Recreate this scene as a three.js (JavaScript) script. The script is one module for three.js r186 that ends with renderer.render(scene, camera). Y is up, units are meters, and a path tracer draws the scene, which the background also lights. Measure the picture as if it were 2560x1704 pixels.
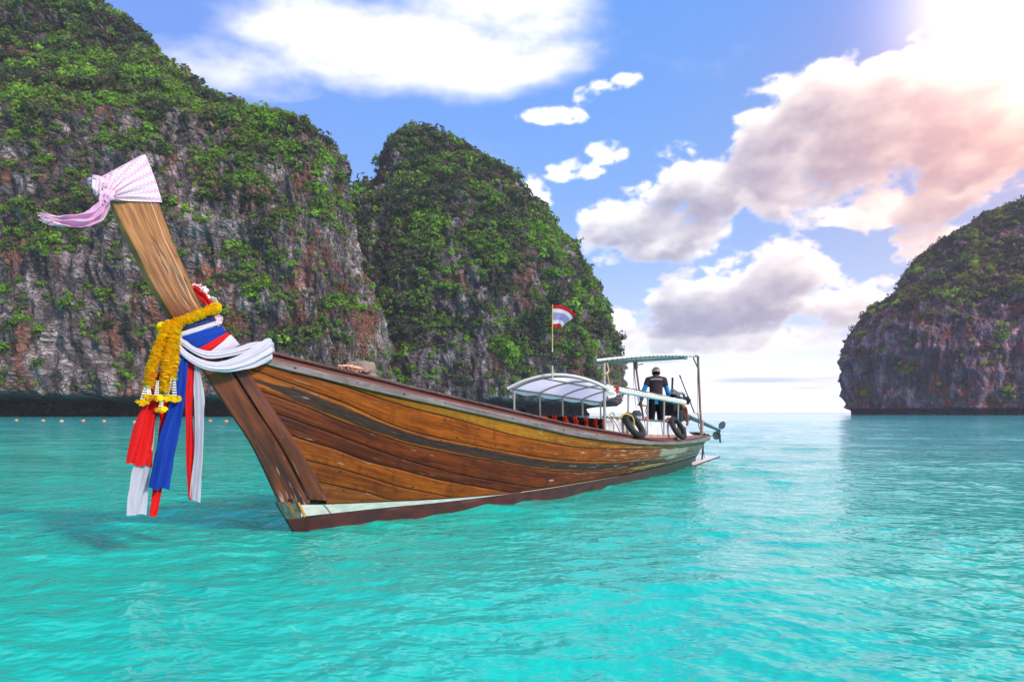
import * as THREE from 'three';
import { mergeGeometries, mergeVertices } from 'three/addons/utils/BufferGeometryUtils.js';
import { RoundedBoxGeometry } from 'three/addons/geometries/RoundedBoxGeometry.js';
import { MarchingCubes } from 'three/addons/objects/MarchingCubes.js';

const scene = new THREE.Scene();
// ---------------------------------------------------------------- camera (24 mm lens, raised front)
const camera = new THREE.PerspectiveCamera(53.05, 2560 / 1704, 0.1, 9000);
camera.position.set(0, 1.4, 0);
camera.setViewOffset(2560, 1704, 0, -181, 2560, 1704);
scene.add(camera);
// ---------------------------------------------------------------- renderer, sun
const renderer = new THREE.WebGLRenderer({ antialias: true });
renderer.toneMapping = THREE.LinearToneMapping;
renderer.toneMappingExposure = 1.06;
renderer.shadowMap.enabled = true;
const DEG = Math.PI / 180, SUN_AZ = 118, SUN_EL = 36;
const sunDir = new THREE.Vector3(Math.sin(SUN_AZ * DEG) * Math.cos(SUN_EL * DEG), Math.sin(SUN_EL * DEG), -Math.cos(SUN_AZ * DEG) * Math.cos(SUN_EL * DEG));
const sun = new THREE.DirectionalLight(new THREE.Color(1, 0.93, 0.82), 3.0);
sun.position.copy(sunDir).multiplyScalar(1200);
sun.target.position.set(0, 0, -250);
sun.castShadow = true; sun.shadow.radius = 12;
sun.shadow.mapSize.set(4096, 4096);
Object.assign(sun.shadow.camera, { left: -700, right: 700, top: 500, bottom: -500, near: 10, far: 3000 });
scene.add(sun, sun.target);

// ---------------------------------------------------------------- random numbers and noise
function rng(seed) { let a = seed >>> 0; return () => { a = (a + 0x6d2b79f5) | 0; let t = Math.imul(a ^ (a >>> 15), 1 | a); t = (t + Math.imul(t ^ (t >>> 7), 61 | t)) ^ t; return ((t ^ (t >>> 14)) >>> 0) / 4294967296; }; }
const PERM = new Uint8Array(512), GX = new Float32Array(256), GY = new Float32Array(256), GZ = new Float32Array(256);
{ const r = rng(77), p = [...Array(256).keys()]; for (let i = 255; i > 0; i--) { const j = Math.floor(r() * (i + 1)); [p[i], p[j]] = [p[j], p[i]]; } for (let i = 0; i < 512; i++) PERM[i] = p[i & 255];
  for (let i = 0; i < 256; i++) { const z = r() * 2 - 1, a = r() * 6.2832, s = Math.sqrt(1 - z * z); GX[i] = s * Math.cos(a); GY[i] = s * Math.sin(a); GZ[i] = z; } }
const fade = (t) => t * t * t * (t * (t * 6 - 15) + 10);
function n3(x, y, z) {
  const X0 = Math.floor(x), Y0 = Math.floor(y), Z0 = Math.floor(z); x -= X0; y -= Y0; z -= Z0;
  const X = X0 & 255, Y = Y0 & 255, Z = Z0 & 255, u = fade(x), v = fade(y), w = fade(z);
  const A = PERM[X] + Y, B = PERM[X + 1] + Y, AA = PERM[A] + Z, AB = PERM[A + 1] + Z, BA = PERM[B] + Z, BB = PERM[B + 1] + Z;
  const g = (h, a, b, c) => GX[h] * a + GY[h] * b + GZ[h] * c;
  const l0 = g(PERM[AA], x, y, z), l1 = g(PERM[BA], x - 1, y, z), l2 = g(PERM[AB], x, y - 1, z), l3 = g(PERM[BB], x - 1, y - 1, z);
  const m0 = g(PERM[AA + 1], x, y, z - 1), m1 = g(PERM[BA + 1], x - 1, y, z - 1), m2 = g(PERM[AB + 1], x, y - 1, z - 1), m3 = g(PERM[BB + 1], x - 1, y - 1, z - 1);
  const a0 = l0 + u * (l1 - l0), a1 = l2 + u * (l3 - l2), b0 = m0 + u * (m1 - m0), b1 = m2 + u * (m3 - m2);
  const c0 = a0 + v * (a1 - a0), c1 = b0 + v * (b1 - b0);
  return 1.5 * (c0 + w * (c1 - c0));
}
function fbm(x, y, z, o = 4, g = 0.5) { let s = 0, a = 1, t = 0; for (let i = 0; i < o; i++) { s += a * n3(x, y, z); t += a; a *= g; x = x * 2.03 + 7.1; y = y * 2.03 + 3.7; z = z * 2.03 + 1.3; } return s / t; }
function ridge(x, y, z, o = 3) { let s = 0, a = 1, t = 0; for (let i = 0; i < o; i++) { s += a * (1 - 2 * Math.abs(n3(x, y, z))); t += a; a *= 0.5; x = x * 2.1 + 5.1; y = y * 2.1 + 2.7; z = z * 2.1 + 9.3; } return s / t; }
const clamp = (x, a = 0, b = 1) => Math.min(b, Math.max(a, x)), mix = (a, b, t) => a + (b - a) * t;
const sstep = (a, b, x) => { const t = clamp((x - a) / (b - a)); return t * t * (3 - 2 * t); };
const mix3 = (a, b, t) => [mix(a[0], b[0], t), mix(a[1], b[1], t), mix(a[2], b[2], t)];
// monotone cubic through [[x, y], ...]
function curve1(pts) {
  const n = pts.length, X = pts.map((p) => p[0]), Y = pts.map((p) => p[1]), d = [], m = new Array(n);
  for (let i = 0; i < n - 1; i++) d.push((Y[i + 1] - Y[i]) / (X[i + 1] - X[i]));
  m[0] = d[0]; m[n - 1] = d[n - 2];
  for (let i = 1; i < n - 1; i++) m[i] = d[i - 1] * d[i] <= 0 ? 0 : (2 * d[i - 1] * d[i]) / (d[i - 1] + d[i]);
  return (x) => {
    if (x <= X[0]) return Y[0] + m[0] * (x - X[0]); if (x >= X[n - 1]) return Y[n - 1] + m[n - 1] * (x - X[n - 1]);
    let i = 0; while (x > X[i + 1]) i++;
    const h = X[i + 1] - X[i], t = (x - X[i]) / h, t2 = t * t, t3 = t2 * t;
    return (2 * t3 - 3 * t2 + 1) * Y[i] + (t3 - 2 * t2 + t) * h * m[i] + (-2 * t3 + 3 * t2) * Y[i + 1] + (t3 - t2) * h * m[i + 1];
  };
}
const lin1 = (pts) => (x) => { if (x <= pts[0][0]) return pts[0][1]; for (let i = 0; i < pts.length - 1; i++) if (x <= pts[i + 1][0]) return mix(pts[i][1], pts[i + 1][1], (x - pts[i][0]) / (pts[i + 1][0] - pts[i][0])); return pts[pts.length - 1][1]; };
const V = (x, y, z) => new THREE.Vector3(x, y, z);

// ---------------------------------------------------------------- sky: air and clouds by azimuth a and elevation e (degrees; a = 0 is north, the way the boat's stern looks)
function makeSky() {
  const W = 4096, H = 2048, data = new Float32Array(W * H * 4);
  const glow = [[36, 26.8, 4.8, 1.7], [62, 33, 11, 1.4], [118, 36, 20, 3.0]];          // the sun behind thin cloud and its aureole
  // cumulus: [a, e, ra, re, weight]
  const cum = [
    [32, 20.2, 11, 4.0, 1.25], [20, 17.6, 8, 3.1, 1.15], [11.5, 14.2, 5.4, 2.3, 1.05], [27, 23.0, 6, 2.4, 0.9], [21.5, 21.0, 4.0, 1.8, .85], [15, 17.8, 4.2, 1.6, 0.8], [38, 17.5, 10, 3.8, 1.05], [8, 15.4, 2.2, 1.4, .6], [31, 14.6, 7, 1.6, .5],
    [15.5, 8.4, 6.2, 2.6, 1.1], [22, 9.6, 5.0, 3.2, 1.15], [8.2, 7.2, 4.0, 1.7, 0.95], [28, 8.2, 4.4, 2.4, 1.0], [16, 6.0, 9, 1.4, .55],
    [1.0, 16.4, 2.0, 2.2, .6], [2.6, 14.6, 2.2, 1.7, .4], [5.2, 19.4, 2.0, .9, .16], [7.9, 20.6, 1.4, .9, .2], [3.6, 23.4, 2.4, .6, .08], [7.2, 24.8, 2.0, .8, .2], [9.6, 25.6, 1.2, .5, .05], [-18.6, 16.6, 2.6, 1.2, .3],
    [33, 12.5, 3.4, .8, .15], [30.6, 10.8, 1.6, 1.0, .1],
  ];
  const wisp = [[-9.5, 27.8, 10, 2.9, .95], [-3, 27.0, 8, 2.2, .8], [-1.5, 31.5, 8, 4.0, .8], [-16, 28.4, 6, 1.9, .5], [4, 34.5, 7, 3.0, .7], [-22, 25, 5, 1.2, .25]];
  const cumD = (a, e, oct) => {
    const inView = a > -51 && a < 51 && e < 45;
    let m = -1;
    if (inView) for (const [ca, ce, ra, re, w] of cum) { const dx = (a - ca) / ra, dy = (e - ce) / re, q = dx * dx + (dy < 0 ? dy * dy * 1.5 : dy * dy); if (q < 3.1) { const k = q < 1 ? w * (1 - q) : 0.5 * (1 - q); m = m > k ? m + 0.25 * Math.max(0, k) : k + 0.25 * Math.max(0, m); } }
    const t = a * DEG, c = Math.cos(e * DEG), x = Math.sin(t) * c, y = Math.sin(e * DEG) * 1.5, z = Math.cos(t) * c;
    const out = Math.max(sstep(38, 50, Math.abs(a)), sstep(34, 44, e));
    if (out > 0) { const g = 2.4 * fbm(x * 3.1 + 9, y * 4.2, z * 3.1, 3) - 0.05 - 0.5 * sstep(38, 70, e); m = mix(m, g, out); }
    if (m < -0.95) return m;
    let f = 0, b = 0, amp = 1, X = x * 13, Y = y * 15, Z = z * 13;
    for (let i = 0; i < oct; i++) { const q = n3(X, Y, Z); f += amp * q; b += amp * (0.32 - Math.abs(q)); amp *= 0.61; X = X * 2.04 + 5.3; Y = Y * 2.04 + 1.9; Z = Z * 2.04 + 8.7; }
    return m + 0.66 * f + 0.6 * b;
  };
  const wispD = (a, e) => {
    if (a < -40 || a > 20 || e < 14 || e > 42) return -1;
    let m = -1;
    for (const [ca, ce, ra, re, w] of wisp) { const dx = (a - ca) / ra, dy = (e - ce - 0.06 * (a - ca)) / re, q = dx * dx + dy * dy; if (q < 3) { const k = w * (1 - q); m = m > k ? m + 0.35 * Math.max(0, k) : k + 0.35 * Math.max(0, m); } }
    return 0.8 * m + 0.8 * fbm(a * 0.13, e * 0.36, 3.3, 5, 0.55) + 0.15 * fbm(a * .8, e * 1.6, 9.1, 3);
  };
  for (let row = 0; row < H; row++) {
    const up = ((row + 0.5) / H - 0.5) * Math.PI, e = up / DEG;
    for (let col = 0; col < W; col++) {
      const o = (row * W + col) * 4, round = ((col + 0.5) / W - 0.5) * 2 * Math.PI;
      let a = (round / DEG + 90 + 540) % 360 - 180;
      if (e < -2) { data[o] = 0.05; data[o + 1] = 0.30; data[o + 2] = 0.33; data[o + 3] = 1; continue; }
      const ee = Math.max(e, 0.2);
      // clear air: deep blue above, milky near the horizon
      const hz = Math.exp(-ee / 6.0), mid = Math.exp(-ee / 19);
      let c = mix3([0.13, 0.34, 0.93], [0.22, 0.51, 0.97], mid);
      const violet = sstep(2, -34, a) * sstep(12, 36, e) + 0.8 * sstep(14, 34, a) * sstep(10, 26, e) * sstep(80, 50, a);
      c = mix3(c, [0.22, 0.30, 0.86], 0.55 * clamp(violet));
      c = mix3(c, [1.4, 1.45, 1.6], clamp(hz * 1.15));
      // thin high streak
      const wd = wispD(a, e);
      if (wd > -0.7) { const k = sstep(-0.65, 0.75, wd); c = mix3(c, mix3([.98, .99, 1.06], [1.3, 1.3, 1.33], k * k), k * 0.97); }
      // low veil with streaks
      if (e < 9) { const s = fbm(a * 0.06 + 4, e * 0.9, 1.7, 4); c = mix3(c, [1.25, 1.27, 1.38], 0.75 * sstep(8.5, 2.5, e + 2.5 * s)); c = mix3(c, [0.66, 0.70, 0.95], 0.75 * sstep(0.0, 0.35, fbm(a * 0.05, e * 0.9, 8.8, 4)) * sstep(9, 5, e) * sstep(.4, 1.6, e)); }
      // cumulus
      const near = a > -46 && a < 62 && e < 46, d = cumD(a, e, near ? 7 : 4);
      if (d > -0.12) {
        const alpha = sstep(-0.12, 0.46, d);
        let L;
        if (near) { // how much cloud lies between here and the sun side (up and to the right)
          let s = 0; for (const q of [0.3, 0.7, 1.3, 2.1, 3.2]) s += Math.max(0, cumD(a + 0.6 * q, e + 0.8 * q, q < .5 ? 5 : 3)) * (0.5 + 0.25 * q);
          L = mix(Math.exp(-0.5 * s), 0.55 - 0.3 * clamp(d), sstep(48, 61, a));
        } else L = 0.55 - 0.3 * clamp(d) + 0.5 * Math.max(0, cumD(a, e, 3) - cumD(a, e + 2, 3));
        L = clamp(L + 0.35 * Math.exp(-6 * Math.max(0, d - 0.05)) * sstep(0.9, 0.1, d));
        const here = near ? cumD(a, e, 4) : 0, relief = near ? here - cumD(a + 0.5, e + 0.8, 4) : 0;
        L = clamp(L + 0.17 * clamp(relief, -0.6, 0.8));
        // light from below and behind brightens the lower rims
        const lowrim = near ? sstep(0.2, -0.5, cumD(a, e - 1.6, 3)) : 0;
        L = clamp(L + 0.30 * lowrim);
        const shade = mix3([0.36, 0.37, 0.53], [0.47, 0.43, 0.56], sstep(5, 30, a)), lit = [1.45, 1.41, 1.36];
        c = mix3(c, mix3(shade, lit, L), alpha * (0.96 - 0.4 * sstep(5, 1, e)));
      }
      // glow of the veiled sun
      let g = 0; for (const [ga, ge, gr, gs] of glow) { const q = (((a - ga) * Math.cos(e * DEG)) ** 2 + (e - ge) ** 2) / (gr * gr); g += gs * Math.exp(-q); }
      const peach = Math.exp(-(((a - 38) * 0.8) ** 2 + (e - 20.5) ** 2) / 42);
      const wide = Math.exp(-((((a - 37) * 0.8) ** 2 + (e - 19) ** 2) / (12.5 * 12.5)));
      c = [c[0] * (1 + 0.20 * wide) + g * 0.9 + 0.13 * wide + 0.22 * peach, c[1] * (1 - 0.07 * wide) + g * 0.74 + 0.05 * wide + 0.04 * peach, c[2] * (1 - 0.22 * wide) + g * 0.60 + .02 * wide];
      data[o] = c[0]; data[o + 1] = c[1]; data[o + 2] = c[2]; data[o + 3] = 1;
    }
  }
  const t = new THREE.DataTexture(data, W, H, THREE.RGBAFormat, THREE.FloatType);
  t.mapping = THREE.EquirectangularReflectionMapping; t.magFilter = t.minFilter = THREE.LinearFilter; t.needsUpdate = true;
  return t;
}
const skyTexture = makeSky();
scene.background = skyTexture; scene.environment = skyTexture;

// ---------------------------------------------------------------- names and labels
const taken = {};
function numbered(name) { const k = name.replace(/_\d{3}$/, ''); const n = taken[k] = (taken[k] ?? -1) + 1; return n ? k + '_' + String(n).padStart(3, '0') : k; }
function tag(o, label, category, group) { o.userData.label = label; if (category) o.userData.category = category; if (group) o.userData.group = group; return o; }
function structure(o, label) { o.userData.kind = 'structure'; if (label) o.userData.label = label; return o; }
function mesh(name, geometry, material, parent) { const m = new THREE.Mesh(geometry, material); m.name = name; m.castShadow = m.receiveShadow = true; parent.add(m); return m; }
function thing(name, label, category, group) { const g = new THREE.Group(); g.name = numbered(name); tag(g, label, category, group); scene.add(g); return g; }
// a texture from a function (u, v) -> [r, g, b] linear or a number
function tex(w, h, fn, { srgb = false, rx = 1, ry = 1 } = {}) {
  const d = new Uint8Array(w * h * 4), enc = (x) => { x = clamp(x); return 255 * (srgb ? (x <= 0.0031308 ? 12.92 * x : 1.055 * Math.pow(x, 1 / 2.4) - 0.055) : x); };
  for (let j = 0; j < h; j++) for (let i = 0; i < w; i++) { const c = fn((i + .5) / w, (j + .5) / h), o = (j * w + i) * 4; if (typeof c === 'number') d[o] = d[o + 1] = d[o + 2] = enc(c); else { d[o] = enc(c[0]); d[o + 1] = enc(c[1]); d[o + 2] = enc(c[2]); } d[o + 3] = 255; }
  const t = new THREE.DataTexture(d, w, h); t.wrapS = t.wrapT = THREE.RepeatWrapping; t.magFilter = THREE.LinearFilter; t.minFilter = THREE.LinearMipmapLinearFilter; t.generateMipmaps = true;
  if (srgb) t.colorSpace = THREE.SRGBColorSpace; t.repeat.set(rx, ry); t.needsUpdate = true; return t;
}
// tileable 2-D noise: walks round a torus in 3-D as well as the lattice allows
const tn = (u, v, f, s) => { // period 1 in u and v
  const a = n3(u * f, v * f, s), b = n3((u - 1) * f, v * f, s), c = n3(u * f, (v - 1) * f, s), d = n3((u - 1) * f, (v - 1) * f, s); return (a * (1 - u) + b * u) * (1 - v) + (c * (1 - u) + d * u) * v;
};
const std = (color, roughness = 0.8, more = {}) => new THREE.MeshStandardMaterial({ color: Array.isArray(color) ? new THREE.Color().setRGB(...color) : color, roughness, side: THREE.DoubleSide, ...more });

// ================================================================ water: one sheet to the horizon, waves as geometry near the camera
function makeWater() {
  const r = rng(5), waves = [];
  for (let i = 0; i < 64; i++) {
    const l = 0.11 * Math.pow(56, i / 63) * (0.9 + 0.2 * r()), th = (90 + 16 + (r() + r() + r() - 1.5) * 62) * DEG, k = 2 * Math.PI / l;
    waves.push([l, k * Math.cos(th), k * Math.sin(th), r() * 6.28, l * 0.0046 * (l > 1.0 ? 0.36 : l > .45 ? 1.0 : 1.45)]);
  }
  const height = (x, z, step) => {
    const gust = 0.8 + 1.15 * fbm(x * 0.13, z * 0.26, 2.2, 3), wx = 0.35 * n3(x * 0.5, z * 0.7, 1), wz = 0.35 * n3(x * 0.5, z * 0.7, 7);
    let h = 0;
    for (const [l, kx, kz, p, a] of waves) { const w = l / step; if (w < 2.6) continue; const f = w > 5 ? 1 : (w - 2.6) / 2.4; const s = Math.sin(kx * (x + wx) + kz * (z + wz) + p); h += f * a * (s + 0.25 * s * s); }
    return h * gust;
  };
  const RA = 1050, RD = 980, z0 = 1.5, rows = RD + 1, ring = [];
  for (let i = 0; i <= RA; i++) ring.push((i / RA - 0.5) * 2 * 50 * DEG);
  for (let i = 1; i < 32; i++) ring.push((50 + (260 * i) / 32) * DEG); // the rest of the bay, behind the camera
  const cols = ring.length, pos = new Float32Array(rows * cols * 3), uv = new Float32Array(rows * cols * 2), col = new Float32Array(rows * cols * 3), idx = [];
  for (let j = 0; j < rows; j++) {
    const d = 1.6 * Math.pow(2400 / 1.6, Math.pow(j / RD, 1.0)), dn = d * Math.log(2400 / 1.6) / RD;
    for (let i = 0; i < cols; i++) {
      const a = ring[i], q = i <= RA ? 1 : 1, x = Math.sin(a) * d * q, z = z0 - Math.cos(a) * d * q, k = j * cols + i;
      const y = d < 160 && i <= RA ? height(x, z, Math.max(dn, d * 100 * DEG / RA)) : 0;
      pos.set([x, y, z], k * 3); uv.set([x / 5.5, z / 4], k * 2);
      // pale sand and deeper water; sky reflection painted in as bluer towards the right
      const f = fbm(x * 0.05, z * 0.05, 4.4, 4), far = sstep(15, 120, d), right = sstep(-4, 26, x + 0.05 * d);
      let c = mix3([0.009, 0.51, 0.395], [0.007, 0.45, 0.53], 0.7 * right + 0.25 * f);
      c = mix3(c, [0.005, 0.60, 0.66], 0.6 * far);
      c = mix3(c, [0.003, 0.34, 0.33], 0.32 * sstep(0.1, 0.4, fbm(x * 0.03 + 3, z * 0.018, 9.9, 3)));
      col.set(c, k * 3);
    }
  }
  for (let j = 0; j < RD; j++) for (let i = 0; i < cols; i++) { const n = (i + 1) % cols, a = j * cols + i, b = j * cols + n, c = a + cols, e = b + cols; idx.push(a, b, c, b, e, c); }
  // close the middle under the photographer
  const centre = rows * cols; const pos2 = new Float32Array(pos.length + 3), uv2 = new Float32Array(uv.length + 2), col2 = new Float32Array(col.length + 3);
  pos2.set(pos); uv2.set(uv); col2.set(col); pos2.set([0, 0, z0], pos.length); col2.set([0.006, 0.40, 0.335], col.length);
  for (let i = 0; i < cols; i++) idx.push(i, centre, (i + 1) % cols);
  const g = new THREE.BufferGeometry();
  g.setAttribute('position', new THREE.BufferAttribute(pos2, 3)); g.setAttribute('uv', new THREE.BufferAttribute(uv2, 2)); g.setAttribute('color', new THREE.BufferAttribute(col2, 3)); g.setIndex(new THREE.BufferAttribute(new Uint32Array(idx), 1));
  g.computeVertexNormals();
  const rip = tex(1024, 1024, (u, v) => { const w = 0.04 * tn(u, v, 6, 3.1); return 0.5 + 0.24 * tn(u + w, (v + w) % 1, 12, 1.5) + 0.16 * tn(u, v, 26, 6.5) + 0.10 * tn(u, v, 52, 2.5) + 0.06 * tn(u, v, 96, 4.5); });
  rip.repeat.set(1, 1);
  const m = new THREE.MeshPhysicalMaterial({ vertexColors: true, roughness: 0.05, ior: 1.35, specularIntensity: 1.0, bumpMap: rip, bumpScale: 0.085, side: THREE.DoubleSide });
  structure(mesh('water', g, m, scene), 'clear turquoise bay water rippled with white sky reflections');
  return height;
}
const waveAt = makeWater();

// ================================================================ limestone massifs: solids built up in level slices, then weathered
const F = 1707;                                                            // picture distance used to note down sizes
const far = (px, py, d) => [(px - 1280) / F * d, 1.4 + (1033 - py) / F * d];  // metres east and up of what was measured at that place at distance d
function leafClump(seed, n) {                                                // a tree crown or bush of about 1 m radius made of leafy tufts
  const r = rng(seed), P = [], N = [], lobes = [];
  for (let i = 0; i < 7; i++) lobes.push([(r() - .5) * 1.3, (r() - .35) * 0.9, (r() - .5) * 1.3, 0.35 + 0.35 * r()]);
  for (let i = 0; i < n; i++) {
    const [lx, ly, lz, lr] = lobes[i % 7], t = r() * 6.283, y = r() * 1.5 - 0.5, s = Math.sqrt(Math.max(0, 1 - y * y)), d = V(s * Math.cos(t), y, s * Math.sin(t)).normalize();
    const c = V(lx, ly, lz).addScaledVector(d, lr * (0.75 + 0.35 * r()));
    const nn = d.clone().add(V((r() - .5) * 1.3, (r() - .2) * 1.1, (r() - .5) * 1.3)).normalize(), t1 = V(r() - .5, r() - .5, r() - .5).cross(nn).normalize(), t2 = nn.clone().cross(t1), w = 0.15 + 0.13 * r(), h = w * (0.7 + 0.6 * r());
    const a = c.clone().addScaledVector(t1, -w), b = c.clone().addScaledVector(t2, h * .7), e = c.clone().addScaledVector(t1, w), f = c.clone().addScaledVector(t2, -h * .7);
    for (const q of [a, e, b, a, f, e]) { P.push(q.x, q.y, q.z); const nv = nn.clone().lerp(d, nn.dot(d) > 0 ? .3 : 0).normalize(); N.push(nv.x, nv.y, nv.z); }
  }
  const g = new THREE.BufferGeometry(); g.setAttribute('position', new THREE.Float32BufferAttribute(P, 3)); g.setAttribute('normal', new THREE.Float32BufferAttribute(N, 3)); return g;
}
const clumps = [leafClump(1, 84), leafClump(2, 84), leafClump(3, 77)];
const leafMat = new THREE.MeshPhysicalMaterial({ color: 0xffffff, roughness: 0.95, transmission: 0.35, thickness: 0, specularIntensity: 0.3, side: THREE.DoubleSide });
const crag = (u, v) => { // broken limestone: sharp upright clefts crossed by short bedding cracks
  const w = 0.05 * tn(u, v, 7, 1.3), U = (u + w + 1) % 1, a = Math.abs(tn(U, v, 26, 3.1) + .45 * tn(U, (v * 1) % 1, 60, 9.1)), up = Math.abs(tn(U, (v + .2 * tn(u, v, 5, 4)) % 1 , 14, 5.7)), bed = Math.abs(tn(u, (v + w + 1) % 1, 34, 6.6));
  return clamp(0.12 + 0.30 * sstep(0, .16, up) + .46 * sstep(0, .2, a) + .08 * sstep(0, .12, bed) + .25 * tn(U, v, 40, 2.9)); };
const cragBump = tex(1024, 1024, crag);
const cragTint = tex(1024, 1024, (u, v) => { const k = crag(u, v), g = tn(u, v, 90, 2.2), p = tn(u, v, 12, 8.8); return mix3([.32, .29, .30], [1, .97, .97], clamp(k + .35 * g + .3 * p)); }, { srgb: true });
const rockBump = tex(512, 512, (u, v) => 0.5 + 0.35 * tn(u, v, 9, 2.2) + 0.25 * tn(u, v, 24, 5.1) + 0.15 * tn(u, v, 60, 8.2));

function massif({ name, label, vegName, vegLabel, levels, cols, rows, seed, n = 2.4, phi = [0.02, 3.12], bare, bushes, size, tone, notch, orange, green, vegBias = 0, cut = 24 }) {
  // levels: [height, left x, right x, centre z, depth]
  const L = [1, 2, 3, 4].map((k) => curve1(levels.map((l) => [l[0], l[k]])));
  const top = levels[levels.length - 1][0], bot = levels[0][0];
  // rows by arc length of the right edge so that flat tops get rows too
  const samp = [], acc = [0]; for (let i = 0; i <= 400; i++) { const y = mix(bot, top, i / 400); samp.push([y, L[0](y), L[1](y), L[2](y)]); if (i) acc.push(acc[i - 1] + Math.hypot(samp[i][0] - samp[i - 1][0], 0.5 * (samp[i][2] - samp[i - 1][2]), 0.5 * (samp[i][1] - samp[i - 1][1]), samp[i][3] - samp[i - 1][3])); }
  const yAt = (v) => { const s = v * acc[400]; let i = 0; while (i < 399 && acc[i + 1] < s) i++; return mix(samp[i][0], samp[i + 1][0], clamp((s - acc[i]) / (acc[i + 1] - acc[i] + 1e-9))); };
  const nv = (cols + 1) * (rows + 1), pos = new Float32Array(nv * 3), out = new Float32Array(nv * 3), S = seed * 13.7;
  for (let j = 0; j <= rows; j++) {
    const y = yAt(j / rows), xl = L[0](y), xr = L[1](y), zc = L[2](y), rz = Math.max(1, L[3](y)), xc = (xl + xr) / 2, rx = Math.max(0.5, (xr - xl) / 2);
    for (let i = 0; i <= cols; i++) {
      const ph = mix(phi[1], phi[0], i / cols), c = Math.cos(ph), s = Math.sin(ph), x = xc + rx * Math.sign(c) * Math.abs(c) ** (2 / n), z = zc + rz * Math.sign(s) * Math.abs(s) ** (2 / n);
      const k = (j * (cols + 1) + i) * 3, ox = c / rx, oz = s / rz, ol = Math.hypot(ox, oz) || 1;
      pos.set([x, y, z], k); out.set([ox / ol, 0, oz / ol], k);
    }
  }
  const p2 = new Float32Array(nv * 3), veg = new Float32Array(nv), cav = new Float32Array(nv);
  for (let q = 0; q < nv; q++) {
    const x = pos[q * 3], y = pos[q * 3 + 1], z = pos[q * 3 + 2], t = x + z * 0.8;
    const big = fbm(x / 62, y / 95, z / 62 + S, 3), mid = ridge(x / 24 + S, y / 46, z / 24, 3), bandW = n3(x / 40, y / 30 + S, z / 40) * 5;
    const flute = ridge(x / 6.2, y / 30 + S, z / 6.2, 4), ledge = Math.abs(((y + bandW) / 17 + 100) % 1 - 0.5) * 2, small = fbm(x / 2.6, y / 3.4, z / 2.6 + S, 3);
    const steep = 1;
    let d = -5.5 + 15 * big + 6.5 * mid + 4.4 * flute * steep + 2.4 * (ledge - .5) + 1.7 * small + 1.2 * ridge(x / 3.1, y / 12, z / 3.1 + S, 2);
    if (y < notch * 1.6) { const lip = notch * (1 + 0.35 * n3(x / 15, 3.3, z / 15)); d -= cut * sstep(lip, lip * 0.6, y); if (y < lip) d -= 2 * small; }
    cav[q] = 0.55 * mid + 0.45 * flute + 0.3 * small;
    p2[q * 3] = x + out[q * 3] * d; p2[q * 3 + 1] = y + (y > 4 ? 1.6 * small + 3.0 * big * sstep(top * .5, top, y) : 0); p2[q * 3 + 2] = z + out[q * 3 + 2] * d;
  }
  const idx = []; for (let j = 0; j < rows; j++) for (let i = 0; i < cols; i++) { const a = j * (cols + 1) + i, b = a + 1, c = a + cols + 1, e = c + 1; idx.push(a, b, c, b, e, c); }
  const capAt = rows * (cols + 1); // cap the top
  const cx = p2.slice(capAt * 3).reduce((s, v, i) => (s[i % 3] += v / (cols + 1), s), [0, 0, 0]);
  const P = new Float32Array(nv * 3 + 3); P.set(p2); P.set(cx, nv * 3); for (let i = 0; i < cols; i++) idx.push(capAt + i, capAt + i + 1, nv);
  const g = new THREE.BufferGeometry(); g.setAttribute('position', new THREE.BufferAttribute(P, 3)); g.setIndex(new THREE.BufferAttribute(new Uint32Array(idx), 1)); g.computeVertexNormals();
  const N = g.attributes.normal.array, C = new Float32Array(nv * 3 + 3), U = new Float32Array(nv * 2 + 2);
  for (let q = 0; q <= nv; q++) {
    const x = P[q * 3], y = P[q * 3 + 1], z = P[q * 3 + 2], ny = N[q * 3 + 1];
    U[q * 2] = (x + 0.6 * z) / 24; U[q * 2 + 1] = y / 70;
    const patch = fbm(x / 26, y / 30 + S, z / 26, 4), fine = fbm(x / 8, y / 6, z / 8 + S, 3), hrel = y / top;
    let v = 1.55 * patch + 1.0 * fine + 0.5 * fbm(x / 5, y / 24, z / 5 + S, 2) - 0.1 + 0.85 * (ny - 0.12) - 0.22 * cav[Math.min(q, nv - 1)] + bare(x, y, z, hrel) + vegBias;
    veg[Math.min(q, nv - 1)] = v;
    // limestone: grey with pale fresh faces, dark water streaks, rust
    const streak = fbm(x / 2.6, y / 30, z / 2.6 + S, 3), pale = fbm(x / 9, y / 14 + 5, z / 9 + S, 3), rust = fbm(x / 15 + 9, y / 30, z / 15 + S, 3), grain = fbm(x / 1.3, y / 1.1, z / 1.3, 2);
    let c = mix3([0.135, 0.107, 0.112], [0.52, 0.44, 0.44], sstep(-0.2, 0.5, pale + 0.35 * grain));
    c = mix3(c, [0.045, 0.038, 0.045], 0.8 * sstep(0.02, 0.4, streak + 0.2 * grain));
    c = mix3(c, [0.30, 0.105, 0.055], clamp(orange * sstep(0.14, 0.5, rust + 0.25 * streak + 0.12 * (1 - hrel))));
    c = mix3(c, [0.075, 0.07, 0.035], 0.75 * sstep(-0.1, 0.25, v));
    if (y < notch * 1.5) c = mix3(c, [0.045, 0.038, 0.036], 0.85 * sstep(-.25, .1, fbm(x / 5, y / 3, z / 5, 3) + 1.2 * sstep(notch * 1.2, notch * .6, y) - .6)); // undercut shade painted in as dark patches, along with wet algae stain
    c = c.map((k, i) => k * tone[i]); C.set(c, q * 3);
  }
  g.setAttribute('color', new THREE.BufferAttribute(C, 3)); g.setAttribute('uv', new THREE.BufferAttribute(U, 2));
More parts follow.
